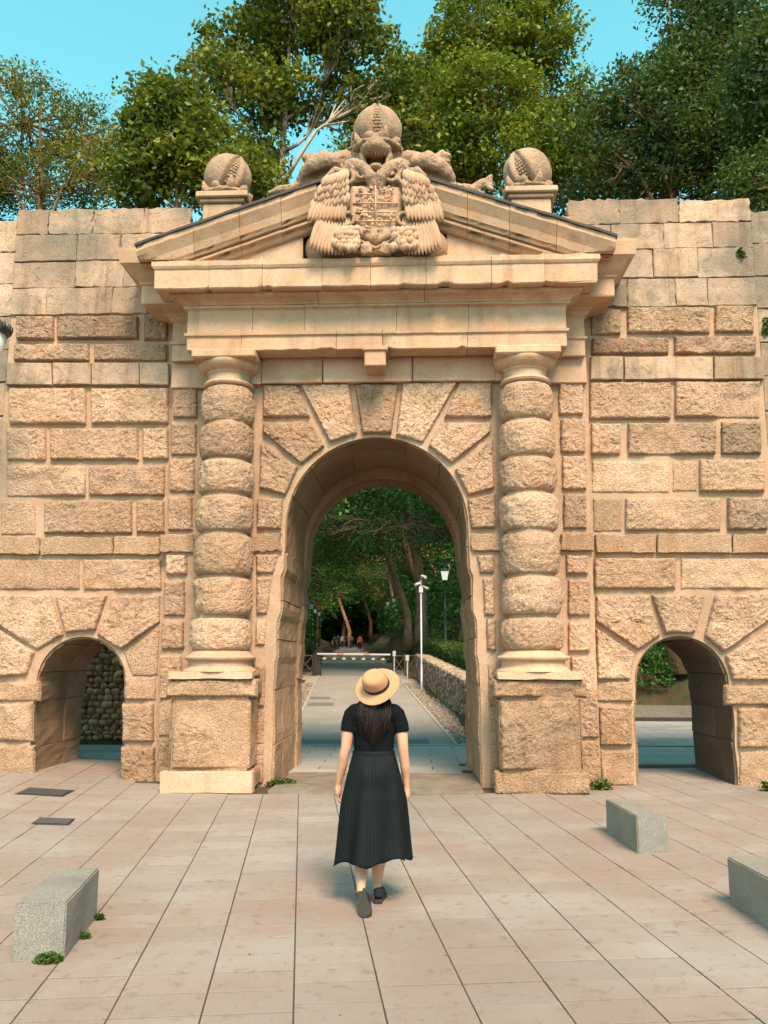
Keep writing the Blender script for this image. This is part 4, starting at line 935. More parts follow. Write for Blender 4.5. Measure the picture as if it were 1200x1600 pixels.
def tree(name, label, base, lobes, nleaf, lsize, rtrunk, leaf, bark, seed, group, per=42, crad=.55, fork=.45, droop=.35, asp=.6, shell=.55, cat='tree', local=False):
    """lobes = [(centre, (rx,ry,rz))] fill the crown; limbs run to the lobes, twigs to every leaf cluster"""
    g_ = np.random.default_rng(seed); base = np.array(base, float); root = tag(empty(name, tuple(base)), label, cat, group)
    vol = np.array([r_[0]*r_[1]*r_[2] for c_, r_ in lobes]); ncl = max(4, nleaf//per); which = g_.choice(len(lobes), ncl, p=vol/vol.sum())
    d = g_.normal(0, 1, (ncl, 3)); d /= np.linalg.norm(d, axis=1)[:, None]; rad = g_.uniform(0, 1, ncl)**(1/3*shell + .08)
    CL = np.array([lobes[w_][0] for w_ in which]) + d*rad[:, None]*np.array([lobes[w_][1] for w_ in which])
    idx = g_.integers(0, ncl, nleaf); sp_ = np.clip(g_.normal(0, 1, (nleaf, 3)), -1.7, 1.7)*crad*g_.uniform(.5, 1.25, ncl)[idx][:, None]*np.array([1, 1, .62]); sp_[:, 2] -= .25*np.linalg.norm(sp_[:, :2], axis=1)
    V, F = leaves(CL[idx] + sp_ - base, g_.uniform(.65, 1.25, nleaf)*lsize, droop=droop, asp=asp, seed=seed+1)
    cr_ = bpy.data.objects.new('crown', fast_mesh('crown', V, F, leaf)); link(cr_, root)
    mb = MB(); cen = np.mean([c_ for c_, r_ in lobes], 0) - base; ztop = max(c_[2] + .3*r_[2] for c_, r_ in lobes) - base[2]; kk = 11
    fk = cen*np.array([.2, .2, 1])*fork; ts = np.linspace(0, 1, kk); hz_ = ts*ztop; lean = np.clip((hz_ - fk[2]*.4)/(ztop - fk[2]*.4), 0, 1)
    sway = np.cumsum(g_.normal(0, .05, (kk, 2)), 0)*(ztop/12); trunkP = np.stack([cen[0]*lean*.9 + sway[:, 0], cen[1]*lean*.9 + sway[:, 1], hz_], 1); rt_ = rtrunk*(.45*np.exp(-14*ts) + np.where(hz_ < fk[2], 1 - .25*hz_/max(fk[2], .1), .75*(1 - (hz_ - fk[2])/(ztop - fk[2]))**1.1 + .04))
    mb.tube(trunkP, rt_, 10)
    on_tr = lambda z_: np.array([np.interp(z_, trunkP[:, 2], trunkP[:, 0]), np.interp(z_, trunkP[:, 2], trunkP[:, 1]), z_])
    for i, (c_, r_) in enumerate(lobes):
        e = np.array(c_) - base; hd_ = np.linalg.norm(e[:2] - on_tr(e[2])[:2]); z0 = min(max(fk[2]*.95, e[2] - .75*hd_ - g_.uniform(.3, 1.6)), ztop*.92); st0 = on_tr(z0)
        mid = st0 + (e - st0)*.5 + g_.normal(0, .1, 3)*np.linalg.norm(e - st0); P_ = [st0, st0 + (mid - st0)*.5 + g_.normal(0, .04, 3)*np.linalg.norm(e - st0), mid, e, e + g_.normal(0, .3, 3)*np.array(r_)*.5]
        rb = min(.5*rtrunk, float(np.interp(z0, hz_, rt_))*.7); mb.tube(P_, np.array([1, .8, .55, .28, .08])*rb, 7)
        mine = CL[which == i] - base
        if len(mine) == 0: continue
        for q in mine[g_.permutation(len(mine))[:30]]:
            st = P_[2] + (P_[3] - P_[2])*g_.uniform(0, 1); m2 = st + (q - st)*.55 + g_.normal(0, .12, 3)*np.linalg.norm(q - st); mb.tube([st, m2, q], np.array([.045, .03, .012])*min(1.2, rtrunk/.25), 4, False)
    mb.build('trunk', bark, root, True); return root
def copy_tree(o, loc, rz, sc, label=None):
    r_ = o.copy(); COL.objects.link(r_); r_.location = loc; r_.rotation_euler = (0, 0, rz); r_.scale = (sc,)*3
    if label: r_['label'] = label
    for ch in o.children: c_ = ch.copy(); COL.objects.link(c_); c_.parent = r_
    return r_
def LB(y, *L):                                   # crown lobes seen at photo pixels, at the distance y of the tree's foot
    o = []
    for u, v, ru, rv in L:
        c_ = onY(u, v, y); k_ = ((c_ - CAM) @ _fw)/CAM_F; o.append((tuple(c_ + np.array([0, RNG.uniform(-.8, .8), 0])), (ru*k_, (ru + rv)/2*k_*.9, rv*k_)))
    return o
def foot(u, y): x = onY(u, 1000, y)[0]; return (x, y, float(terrain(x, y)) - .1)
GT = 'trees rising behind the walls'
tree('acacia_tree', 'feathery olive-green tree at the end of the wall with the street lantern', foot(60, 17), LB(17, (30,190,95,75),(120,200,80,70),(60,280,110,60),(170,270,70,60),(-60,260,80,120),(20,130,50,30)), 30000, .17, .24, M['leaf_olive'], M['bark'], 41, GT, per=80, crad=.40, asp=.38, fork=.55, droop=.2)
tree('plane_tree', 'lower rounded plane tree beside the feathery olive-green one', foot(245, 13), LB(13, (262,190,55,60),(235,270,60,60),(320,250,50,70),(300,150,40,35),(380,290,60,50)), 20000, .21, .2, M['leaf_plane'], M['bark'], 42, GT, per=70, crad=.36)
tree('plane_tree', 'tallest plane tree with pale forked trunk showing behind the pomegranates', foot(415, 15), LB(15, (380,60,80,60),(340,130,60,45),(470,20,100,60),(550,60,62,55),(420,150,70,50),(600,140,60,60),(390,230,55,55),(480,-60,90,60),(640,210,50,50),(520,140,50,40)), 30000, .215, .26, M['leaf_plane'], M['bark_pale'], 43, GT, per=64, crad=.36, fork=.52)
tree('lime_tree', 'brightest yellow-green tree with upright crown behind the pediment', foot(800, 16), LB(16, (730,60,55,80),(825,50,72,70),(760,170,80,70),(870,150,60,70),(800,-50,90,60),(720,250,60,60),(840,250,80,60)), 42000, .185, .25, M['leaf_lime'], M['bark'], 44, GT, per=72, crad=.38)
tree('plane_tree', 'small plane tree filling the gap behind the beast head', foot(775, 22), LB(22, (650,120,50,50),(640,190,60,60),(700,150,40,50),(590,230,60,60),(680,270,60,50)), 22000, .22, .2, M['leaf_plane'], M['bark'], 45, GT, per=46, crad=.5)
tree('elm_tree', 'broad dark green tree above the wall with the paved small arch', foot(1060, 15), LB(15, (1055,130,85,60),(1130,60,100,80),(990,190,90,70),(1090,220,110,70),(1180,160,80,110),(940,260,80,55),(1040,280,90,45),(1160,280,90,50),(1100,-30,80,60)), 48000, .19, .3, M['leaf_dark'], M['bark'], 46, GT, per=80, crad=.42, asp=.5)
tree('elm_tree', 'shadowy tree at the far end of the wall with ivy tufts', foot(1230, 10), LB(10, (1215,120,60,120),(1200,270,60,60),(1260,60,70,80)), 16000, .18, .22, M['leaf_dark'], M['bark'], 47, GT, per=40, crad=.4, asp=.5)
tree('plane_tree', 'dull green background tree low between the lime and the elm', foot(900, 24), LB(24, (920,230,80,60),(860,280,90,50),(980,280,70,50)), 11000, .2, .2, M['leaf_olive'], M['bark'], 48, GT, per=34, crad=.5)
# wood lining the road
GW = 'trees lining the road beyond the arch'
def wood(label, s0, d0, lobes, seed, n=11000, ls=.19, rt_=.26, name='woodland_tree', fork=.5):
    x, y = road_xy(s0, d0); z0 = float(terrain(x, y)) - .1; L = [((x + a, y + b, z0 + c_), r_) for a, b, c_, r_ in lobes]
    return tree(name, label, (x, y, z0), L, n, ls, rt_, M['leaf_wood'], M['bark'], seed, GW, per=36, crad=.5, fork=fork)
big = [(0,0,9,(3.5,3.5,2.5)),(-3,-1,7.2,(2.6,2.6,1.6)),(3,1,7.5,(2.6,2.6,1.8)),(0,-3,6.8,(2.6,2.4,1.5)),(0,3,7,(2.4,2.4,1.6)),(-1,0,11.5,(2.6,2.6,2))]
tA = wood('straight reddish trunk just behind the camera pole', 25.5, 3.25, [(-3.2,-1.5,5.6,(2.6,2.0,1.1)),(-.5,-3.5,5.2,(2.4,1.8,.9)),(1.5,-2,4.9,(2.2,2,1.0)),(0,1,8.5,(3.4,3,2.4)),(-2.5,1,8,(3,2.6,1.8))], 51, 13000, .17, .30, fork=.95)
tB = wood('thin trunk leaning towards the straight reddish one', 29.5, 2.9, [(-4.5,0,6.6,(2.8,2.4,1.5)),(-3,-2.5,5.4,(2.2,2,1)),(-2,1,9,(3,3,2.2))], 52, 9000, .17, .22, fork=.8)
tC = wood('thick trunk on the bank beside the earth path', 20.5, 5.1, [(-1.5,-2,7.6,(2.6,2.2,1.5)),(2,0,8,(3,3,2)),(-2,1.5,8.5,(3,3,2))], 53, 9000, .18, .48)
tD = wood('dense tree overhanging the road from the lantern row side', 16, -5.6, [(2.4,0,5.6,(2.6,2.4,1.5)),(1,-2,7.5,(3,2.6,2)),(0,1,4.2,(2.4,2.4,1.6)),(3.6,2,7.4,(2.8,2.8,1.8)),(-1,0,8.8,(3,3,2.2))], 54, 17000, .17, .26)
tE = wood('second tree along the lantern row, hanging lower', 26, -5.2, [(1.8,0,5.2,(2.6,2.8,1.8)),(0,-2,4.0,(2.4,2.4,1.8)),(3.4,1,8,(3.2,3,2)),(0,0,8.6,(3.4,3.4,2.4))], 55, 15000, .19, .26)
k_ = 0
for s0, d0 in ((36,-5),(38,4.6),(46,-5.5),(48,5),(57,-4.6),(59,4.6),(70,-5),(72,4.8),(84,-4),(86,4.5),(99,-6),(100,6),(104,-1),(103,3),(92,9),(90,-9),(76,10),(74,-10.5),(44,9),(34,9.5),(40,-10),(55,-10),(98,0),(64,10),(28,10.5)):
    x, y = road_xy(s0, d0); src = (tE if d0 < 0 else tB) if k_ % 3 else tD
    copy_tree(src, (x, y, float(terrain(x, y)) - .2), (math.pi if d0 > 0 and src in (tD, tE) else 0) + rr.normal(0, .35), rr.uniform(1.0, 1.3), ('dark tree on the lantern-row side deeper in the wood' if d0 < -1 else 'dark tree on the gabion-wall side deeper in the wood' if d0 > 1 else 'dark tree closing the far end of the road')); k_ += 1
# far wood on the hillside, one mass
k = 26000; x = rr.uniform(-90, 90, k); y = rr.uniform(80, 210, k); s0, d0 = road_st(x, y); okk = (np.abs(d0) > 4) | (s0 > 100); x, y = x[okk], y[okk]; z = terrain(x, y) + rr.uniform(0, 14, len(x))
V, F = leaves(np.stack([x, y, z], 1), rr.uniform(1.0, 2.2, len(x)), seed=3); fw_ = bpy.data.objects.new('far_wood', fast_mesh('far_wood', V, F, M['leaf_wood'])); link(fw_); fw_['kind'] = 'stuff'; fw_['label'] = 'far-off dark woodland on the hillside'

# undergrowth on both banks, one mass
k = 60000; s0 = 8 + 104*rr.uniform(0, 1, k)**.8; d0 = np.sign(rr.uniform(-1, 1, k))*(3.9 + 9*rr.uniform(0, 1, k)); x, y = road_xy(s0, d0); hgt = (1.2 + 3.2*smooth(22, 40, s0))*(.45 + .55*(.5 + .5*fbm(np.stack([x*.5, y*.5, x*0], 1), 2)))
okk = ~((d0 > 0) & (s0 < 27) & (d0 < 8)) & ~((d0 > 0) & (y < 12)) & ~((x > 3.6) & (y < 16.5)); x, y, hgt, s0 = x[okk], y[okk], hgt[okk], s0[okk]; z = terrain(x, y) + hgt*rr.uniform(0, 1, len(x))**.7
V, F = leaves(np.stack([x, y, z], 1), rr.uniform(.12, .28, len(x))*(1 + s0/60), seed=4); ug = bpy.data.objects.new('undergrowth', fast_mesh('undergrowth', V, F, M['leaf_wood'])); link(ug); ug['kind'] = 'stuff'; ug['label'] = 'dark leafy undergrowth on both banks of the road'
k = 26000; x = rr.uniform(-22, 6, k); y = rr.uniform(109, 117, k); z = terrain(x, y) + 15*rr.uniform(0, 1, k)**1.3; V, F = leaves(np.stack([x, y, z], 1), rr.uniform(.5, 1.1, k), seed=6); ug = bpy.data.objects.new('far_wood', fast_mesh('far_wood', V, F, M['leaf_dark'])); link(ug); ug['kind'] = 'stuff'; ug['label'] = 'wall of dark trees closing the far end of the road'
# fallen leaves and grit
t = NT('leaf_litter'); M['litter'] = t.done(t.mix(t.n('ShaderNodeNewGeometry').outputs['Random Per Island'], (.10,.05,.02), (.30,.20,.09)), .9)
k = 900; s0 = rr.uniform(.2, 40, k); d0 = np.where(rr.random(k) < .7, np.sign(rr.uniform(-1, 1, k))*rr.uniform(1.3, 2.4, k), rr.uniform(-1.6, 1.6, k)); x, y = road_xy(s0, d0); P1 = np.stack([x, y, zroad(s0) + .02], 1)
k = 150; P2 = np.stack([rr.uniform(-7, 7, k), rr.uniform(-9.5, -.6, k), np.full(k, .006)], 1); P2[:, 2] += gz(P2[:, 0], P2[:, 1]); near = P2[rr.random(k) < .5]; near[:, 1] = -.5 - .5*rr.random(len(near))
for nm, P_, lz in (('road_litter', P1, (.04, .09)), ('square_litter', np.concatenate([P2, near]), (.012, .035))):
    V, F = leaves(P_, rr.uniform(*lz, len(P_)), droop=0, seed=9); V[:, 2] = np.repeat(P_[:, 2], 4) + (V[:, 2] - np.repeat(P_[:, 2], 4))*.12; o = bpy.data.objects.new(nm, fast_mesh(nm, V, F, M['litter'])); link(o); o['kind'] = 'stuff'; o['label'] = 'scattered dry leaves and grit on the ' + ('roadway' if nm[0] == 'r' else 'paved square')
# hedge and shrubs on the bank
def hedge(label, s0, s1, d0, d1, zb, h, n, seed):
    g_ = np.random.default_rng(seed); x0, y0 = road_xy(s0, d0); root = tag(empty('hedge', (x0, y0, float(zroad(s0)) + zb)), label, 'hedge', 'clipped hedges')
    s_ = g_.uniform(s0, s1, n); f_ = g_.random(n); d = np.where(f_ < .45, d0 + g_.normal(0, .03, n), np.where(f_ < .9, g_.uniform(d0, d1, n), d1)); zz = np.where((f_ >= .45) & (f_ < .9), h + g_.normal(0, .03, n), g_.uniform(0, h, n))
    x, y = road_xy(s_, d); V, F = leaves(np.stack([x, y, zroad(s_) + zb + zz], 1), g_.uniform(.05, .10, n), droop=0, seed=seed); o = bpy.data.objects.new('foliage', fast_mesh('foliage', V, F, M['leaf_hedge'])); root_fix(link(o, root), root)
    V = []; m_ = 10
    for i in range(m_+1):
        sq = s0 + (s1 - s0)*i/m_
        for dd, hh in ((d0 + .05, -.3), (d0 + .05, h - .06), (d1 - .05, h - .06), (d1 - .05, -.3)): x, y = road_xy(sq, dd); V.append((x, y, float(zroad(sq)) + zb + hh))
    F = [(4*i + q, 4*i + 4 + q, 4*i + 5 + q, 4*i + 1 + q) for i in range(m_) for q in range(3)] + [(0, 1, 2, 3), (4*m_+3, 4*m_+2, 4*m_+1, 4*m_)]
    root_fix(obj('branches', V, F, NT('hedge_twigs').done((.02,.03,.01), .9), root), root)
hedge('clipped hedge standing above the long gabion wall', 1.0, 24, 2.98, 3.75, .70, .85, 17000, 61)
hedge('low hedge edging the road past the tall gabion blocks', 18.5, 40, -3.2, -2.6, .3, .75, 9000, 62)
def shrub(label, c_, r_, n, seed, ls=.10, leaf='leaf_hedge', group='shrubs on the banks'):
    g_ = np.random.default_rng(seed); root = tag(empty('shrub', c_), label, 'shrub', group); d = g_.normal(0, 1, (n, 3)); d /= np.linalg.norm(d, axis=1)[:, None]; d[:, 2] = np.abs(d[:, 2])
    lump = 1 + .3*fbm(d*2.5 + seed, 2); P = d*np.array(r_)*(g_.uniform(.35, 1, n)**.5*lump)[:, None]; V, F = leaves(P, g_.uniform(.6, 1.3, n)*ls, droop=.1, seed=seed)
    link(bpy.data.objects.new('foliage', fast_mesh('foliage', V, F, M[leaf])), root); mb = MB()
    for k in range(9): q = P[g_.integers(n)]*.8; mb.tube([(0, 0, -.1), tuple(q*.5 + np.array([0, 0, .05])), tuple(q)], [.02, .014, .006], 5)
    mb.build('stems', M['bark'], root); return root
for i, (s0, d0, r_, lab) in enumerate(((17.5, 5.0, (1.0,.9,1.25), 'rounded green shrub below the earth path, next to the lamp post'), (21, 4.4, (1.1,1,1.2), 'darker shrub between the lamp post and the trunks'), (14.5, 5.1, (.9,.9,.9), 'low shrub at the foot of the bank near the clipped hedge'),
        (24, 7.8, (1.3,1.2,1.2), 'shrub high on the bank behind the thick trunk'))):
    x, y = road_xy(s0, d0); shrub(lab, (x, y, float(terrain(x, y)) - .1), r_, 4200, 70 + i)
for i, (x, y, r_) in enumerate(((6.0, 14.2, (.9,.8,1.9)), (7.0, 16.0, (1.3,.9,3.0)), (7.5, 14.9, (1.1,.8,1.5)))):
    shrub(('narrow leafy shrub beyond the court gravel', 'tall shrub beyond the court gravel', 'rounded shrub at the court gravel edge')[i], (x, y, float(terrain(x, y)) - .1), r_, 2600, 80 + i, .12, 'leaf_wood')
k = 5000; x = rr.uniform(4.2, 11, k); y = rr.uniform(15, 19, k); z = terrain(x, y) + 3.6*rr.uniform(0, 1, k); V, F = leaves(np.stack([x, y, z], 1), rr.uniform(.10, .2, k), seed=14); o = bpy.data.objects.new('undergrowth', fast_mesh('undergrowth', V, F, M['leaf_dark'])); link(o); o['kind'] = 'stuff'; o['label'] = 'thick dark undergrowth behind the court gravel'
# earth path on the right bank
V = []
for q in range(9):
    s0 = 13 + q*1.6; dd = 5.2 + .12*q + (q/8)*-.3
    for e in (0, 1.0): x, y = road_xy(s0, dd + e); V.append((x, y, float(terrain(x, y)) + .08))
t = NT('earth_path'); M['earth'] = t.done(t.mix(t.ramp(t.noise(6, 5), .35, .65), (.17,.09,.05), (.27,.16,.095)), .95, t.bump(t.noise(30, 4), .02))
o = obj('earth_path', V, [(2*i, 2*i+1, 2*i+3, 2*i+2) for i in range(8)], M['earth']); o['kind'] = 'structure'

# ---- street furniture beyond the arch
M['green_iron'] = NT('green_iron').done((.018,.035,.03), .45, None, .5, .3); M['white_paint'] = NT('white_paint').done((.46,.43,.39), .5); M['red_paint'] = NT('red_paint').done((.42,.05,.03), .5)
t = NT('galvanised'); M['galv'] = t.done(t.mix(t.noise(6, 3), (.28,.28,.27), (.40,.39,.37)), .45, None, .5, .5)
M['lamp_glass'] = NT('lamp_glass').done((.62,.62,.58), .25, None, .5); M['boom_red'] = NT('faded_red').done((.40,.20,.16), .6); M['dark_wood'] = NT('dark_wood').done((.035,.028,.022), .7); M['rail'] = NT('rail_wood').done((.10,.06,.035), .75)
def lamp(label, x, y, z, h, sc=1.0, src=None):
    if src is not None: return copy_tree(src, (x, y, z), 0, h/src['h'], label)
    root = tag(empty('street_lamp', (x, y, z)), label, 'street lamp', 'lantern posts along the road'); root['h'] = h
    MB().lathe([(.13,0),(.13,.12),(.09,.2),(.075,.75),(.09,.8),(.05,.9),(.045,h*.55),(.06,h*.56),(.04,h*.58),(.033,h-.55),(.055,h-.53),(.05,h-.48)], 12).build('post', M['green_iron'], root, True)
    g_ = MB(); 
    def fr(r0, r1, z0, z1, mb): mb.add([(r0*a, r0*b, z0) for a, b in ((1,1),(-1,1),(-1,-1),(1,-1))] + [(r1*a, r1*b, z1) for a, b in ((1,1),(-1,1),(-1,-1),(1,-1))], [(3,2,1,0),(4,5,6,7),(0,1,5,4),(1,2,6,5),(2,3,7,6),(3,0,4,7)])
    fr(.10, .17, h - .48, h - .12, g_); g_.build('glass', M['lamp_glass'], root)
    f2 = MB(); fr(.185, .19, h - .12, h - .09, f2); fr(.185, .06, h - .09, h - .0, f2); f2.lathe([(.05, h), (.06, h+.03), (.02, h+.07), (.025, h+.1), (.0, h+.13)], 10)
    for a, b in ((1,1),(-1,1),(-1,-1),(1,-1)): f2.tube([(.102*a, .102*b, h-.48), (.173*a, .173*b, h-.12)], .009, 4)
    f2.build('lantern_frame', M['green_iron'], root); return root
def at_road(s0, d): x, y = road_xy(s0, d); return x, y, float(zroad(s0))
x, y = onY(696, 1000, 22)[:2]; L0 = lamp('lantern post standing on the bank among the shrubs', x, y, float(terrain(x, y)) - .05, 3.75)
for u, v, y in ((476,930,33),(487,943,46),(493,952,58),(499,957,70)):
    p = onY(u, v - 2, y); zg = float(terrain(p[0], y)); lamp('lantern post in the receding row across the road from the camera pole', p[0], y, zg, p[2] - zg, src=L0)
for u, v, y in ((615,935,52),(606,941,66)):
    p = onY(u, v - 2, y); zg = float(terrain(p[0], y)); lamp('distant lantern post in the dark wood on the trunk side', p[0], y, zg, p[2] - zg, src=L0)
x, y, z = at_road(12.9, 2.14); cp = tag(empty('camera_pole', (x, y, z)), 'slim pale pole with surveillance cameras on top beside the gabion wall', 'pole')
MB().lathe([(.10,0),(.10,.015),(.045,.02),(.045,.9),(.036,.92),(.036,3.85)], 14).build('pole', M['galv'], cp, True)
for k, (a, zz) in enumerate(((.5, 3.98), (-.6, 3.72), (2.4, 3.62))):
    mb = MB(); d = np.array([math.sin(a), -math.cos(a), -.25]); c0 = np.array([d[0]*.10, d[1]*.10, zz]); mb.tube([c0 - d*.02, c0 + d*.2], .045, 10); mb.tube([(0, 0, zz - .1), c0], .02, 6); mb.tube([c0 + d*.19, c0 + d*.24], [.052, .052], 10); mb.build('camera', M['white_paint'], cp)
MB().box(-.07, .07, -.06, .06, 3.40, 3.62).build('junction_box', M['white_paint'], cp)
# barrier
x, y, z = at_road(20.6, -1.75); br = tag(empty('road_barrier', (x, y, z)), 'white barrier boom lowered across the road from a dark box', 'barrier')
V, F = beveled_box(.32, .32, .98, .02); obj('box', V, F, M['dark_wood'], br); V, F = beveled_box(.36, .36, .05, .015); obj('lid', np.array(V) + np.array([0, 0, .98]), F, M['dark_wood'], br)
e = at_road(20.2, 1.42); e = np.array(e) - np.array((x, y, z)) + np.array([0, 0, .90]); a0 = np.array([0, -.19, .92])
for k in range(11):
    p, q = a0 + (e - a0)*k/11, a0 + (e - a0)*(k+1)/11; MB().box(-.0, np.linalg.norm(q-p), -.025, .025, -.05, .05)
    mb = MB(); mb.tube([p, q], .048, 8); mb.build('boom', M['white_paint'] if k % 4 != 3 else M['boom_red'], br)
for k in range(15):
    p = a0 + (e - a0)*(k + .5)/15; mb = MB(); mb.box(p[0] - .07, p[0] + .07, p[1] - .008, p[1] + .008, p[2] - .22, p[2] - .15); mb.tube([p + np.array([0, 0, -.05]), p + np.array([0, 0, -.16])], .006, 4); mb.build('skirt_slat', M['white_paint'] if k % 2 else M['dark_wood'], br)
for lab, d0, d1, s0 in (('cross-braced rail between the barrier box and the tall gabion block', -3.3, -1.95, 20.6), ('cross-braced rail between the boom end and the long gabion wall', 1.55, 2.55, 20.2)):
    a = np.array(at_road(s0, d0)); b = np.array(at_road(s0, d1)); rl = tag(empty('cross_rail', tuple(a)), lab, 'fence', 'cross-braced rails'); ex = b - a; up = np.array([0, 0, 1.0])
    for k in range(3): q = ex*k/2; MB().tube([q, q + up*.95], .04, 6).build('post', M['rail'], rl)
    for h in (.12, .85): MB().tube([up*h, ex + up*h], .03, 6).build('rail', M['rail'], rl)
    for k in range(2): p, q = ex*k/2, ex*(k+1)/2; MB().tube([p + up*.12, q + up*.85], .025, 6).build('brace', M['rail'], rl); MB().tube([p + up*.85 + np.array([0, .04, 0]), q + up*.12 + np.array([0, .04, 0])], .025, 6).build('brace', M['rail'], rl)
for lab, s0, d, h in (('thin white signal post by the end of the boom', 20.0, 1.58, 1.05), ('grey access post in front of the long gabion wall', 18.2, 2.02, .95)):
    r_ = tag(empty('access_post', at_road(s0, d)), lab, 'post', 'posts at the barrier'); MB().lathe([(.07,0),(.07,.02),(.035,.03),(.035,h-.2)], 10).build('post', M['galv'], r_, True)
    V, F = beveled_box(.14, .11, .24, .015); obj('head', np.array(V) + np.array([0, 0, h - .22]), F, M['white_paint'], r_)
# iron cover in the verge, covers in the square
def cover(label, quad, mat, z0):
    P = [onZ(u, v, z0) for u, v in quad]; c_ = np.mean(P, 0); root = tag(empty('manhole_cover', tuple(c_)), label, 'manhole cover', 'iron covers'); P = [p - c_ for p in P]
    zf = [float(gz(*(p + c_)[:2])) - z0 for p in P]; V = [(p[0], p[1], z + .004) for p, z in zip(P, zf)] + [(p[0]*.97, p[1]*.95, z + .009) for p, z in zip(P, zf)]
    obj('frame', V, [(0,1,5,4),(1,2,6,5),(2,3,7,6),(3,0,4,7)], M['iron'], root); obj('plate', [(a*1.0, b, z - .004) for a, b, z in V[4:]], [(0,1,2,3)], M['iron'], root); mb = MB(); q = np.array(V[4:])
    for k in range(1, 9): a = q[0] + (q[3] - q[0])*k/9; b = q[1] + (q[2] - q[1])*k/9; mb.tube([a + (b-a)*.04, b - (b-a)*.04], .006, 4)
    mb.build('ribs', M['iron'], root)
cover('larger iron cover in the paving close to the small arch', [(22,1240),(98,1240),(118,1231),(45,1231)], 0, .09); cover('smaller iron cover in the paving away from the walls', [(48,1282),(108,1282),(118,1273),(62,1273)], 0, .06)

# ---- granite bench blocks
t = NT('granite'); c = t.mix(t.ramp(t.noise(170, 3, .8), .38, .62), (.085,.078,.066), (.31,.285,.24)); c = t.mix(t.math('MULTIPLY', t.ramp(t.noise(2.4, 5), .45, .7), .5), c, (.11,.095,.075))
c = t.mix(t.math('MULTIPLY', t.ramp(t.noise(1.0, 5, .6, .6), .5, .75), .35), c, (.22,.15,.09)); M['granite'] = t.done(c, .7, t.bump(t.noise(150, 4), .003), .35)
def bench(label, A_, B_, C_, h):
    """ground corners: A_ front left, B_ front right, C_ far right"""
    A_, B_, C_ = (np.array(q, float)[:2] for q in (A_, B_, C_)); ax = B_ - A_; ln = C_ - B_; root = tag(empty('stone_bench', (*((A_ + C_)/2), 0)), label, 'bench', 'granite block benches'); c_ = (A_ + C_)/2
    bm = bmesh.new(); q = [A_, B_, C_, A_ + ln]; vs = [bm.verts.new((*(p - c_), -.02)) for p in q] + [bm.verts.new((*(p - c_), h)) for p in q]
    for f in ((3,2,1,0),(4,5,6,7),(0,1,5,4),(1,2,6,5),(2,3,7,6),(3,0,4,7)): bm.faces.new([vs[i] for i in f])
    bmesh.ops.bevel(bm, geom=list(bm.edges), offset=.010, segments=2, affect='EDGES'); bmesh.ops.subdivide_edges(bm, edges=[e for e in bm.edges if e.calc_length() > .1], cuts=9, use_grid_fill=True)
    V = np.array([v.co[:] for v in bm.verts]); bm.verts.index_update(); F = [[v.index for v in f.verts] for f in bm.faces]; bm.free()
    V = V + .004*np.stack([fbm(V*14 + 3, 2), fbm(V*14 + 40, 2), fbm(V*14 + 80, 2)], 1); obj('block', V, F, M['granite'], root)
    return root
b0 = [onZ(16, 1504), onZ(100, 1500), onZ(151, 1433)]
hb = xz(100, 1409, b0[1][1])[1]
bench('granite block bench with moss at its foot', *b0, hb)
r1 = [onZ(948, 1301), onZ(997, 1334), onZ(1045, 1333)]
ax = (np.array(r1[2]) - np.array(r1[1]))[:2]; ln = (np.array(r1[0]) - np.array(r1[1]))[:2]
h1 = xz(997, 1275, r1[1][1])[1]
bench('moss-free granite block bench nearer the paved small arch', r1[1], r1[2], np.array(r1[2])[:2] + ln, h1)
r2 = np.array(onZ(1140, 1413))[:2]; dl = ln/np.linalg.norm(ln); da = ax/np.linalg.norm(ax); Bf = r2 - dl*1.1
bench('moss-free granite block bench standing further out from the walls', Bf, Bf + da*np.linalg.norm(ax), Bf + da*np.linalg.norm(ax) + dl*1.1, h1)
# ---- weeds
def weed(label, p, r_, n, seed, ls=.05, leaf='leaf_weed', droop=.0):
    g_ = np.random.default_rng(seed); root = tag(empty('weed', tuple(p)), label, 'plant', 'weeds in the joints'); d = g_.normal(0, 1, (n, 3)); d /= np.linalg.norm(d, axis=1)[:, None]; d[:, 2] = np.abs(d[:, 2]); P = d*np.array(r_)*(g_.uniform(.15, 1, n)**.6)[:, None]
    V, F = leaves(P, g_.uniform(.6, 1.4, n)*ls, droop=droop, asp=.7, seed=seed); link(bpy.data.objects.new('foliage', fast_mesh('foliage', V, F, M[leaf])), root); mb = MB()
    for k in range(8): q = P[g_.integers(n)]; mb.tube([(0, 0, 0), tuple(q*.6 + np.array([0, 0, .02])), tuple(q)], [.005, .004, .002], 4)
    mb.build('stems', M['leaf_weed'], root)
leaf_mat('leaf_weed', (.035,.07,.012), (.11,.17,.03), .25)
weed('moss cushion at the foot of the granite bench', onZ(76, 1502), (.085,.06,.05), 900, 101, .022)
weed('tiny weed along the side of the mossy bench, nearer its middle', onZ(133, 1466), (.035,.035,.035), 120, 102, .028); weed('tiny weed at the far end of the mossy bench', onZ(155, 1437), (.04,.03,.035), 110, 103, .03)
weed('ivy spreading at the arch foot beside the smooth plinth', onZ(440, 1228), (.24,.18,.11), 300, 104, .05); weed('leafy weed at the foot of the worn pier by the paved small arch', onZ(940, 1234), (.16,.10,.16), 240, 105, .05)
weed('weed against the wall outside the paved small arch', onZ(1200, 1236), (.12,.09,.14), 150, 106, .05); weed('small plant growing from the plain stones high on the wall', onY(1158, 402, -.05), (.08,.06,.14), 90, 107, .07); weed('ivy tuft clinging to the edge of the adjoining wall', onY(1200, 525, .05), (.12,.1,.3), 240, 108, .07)
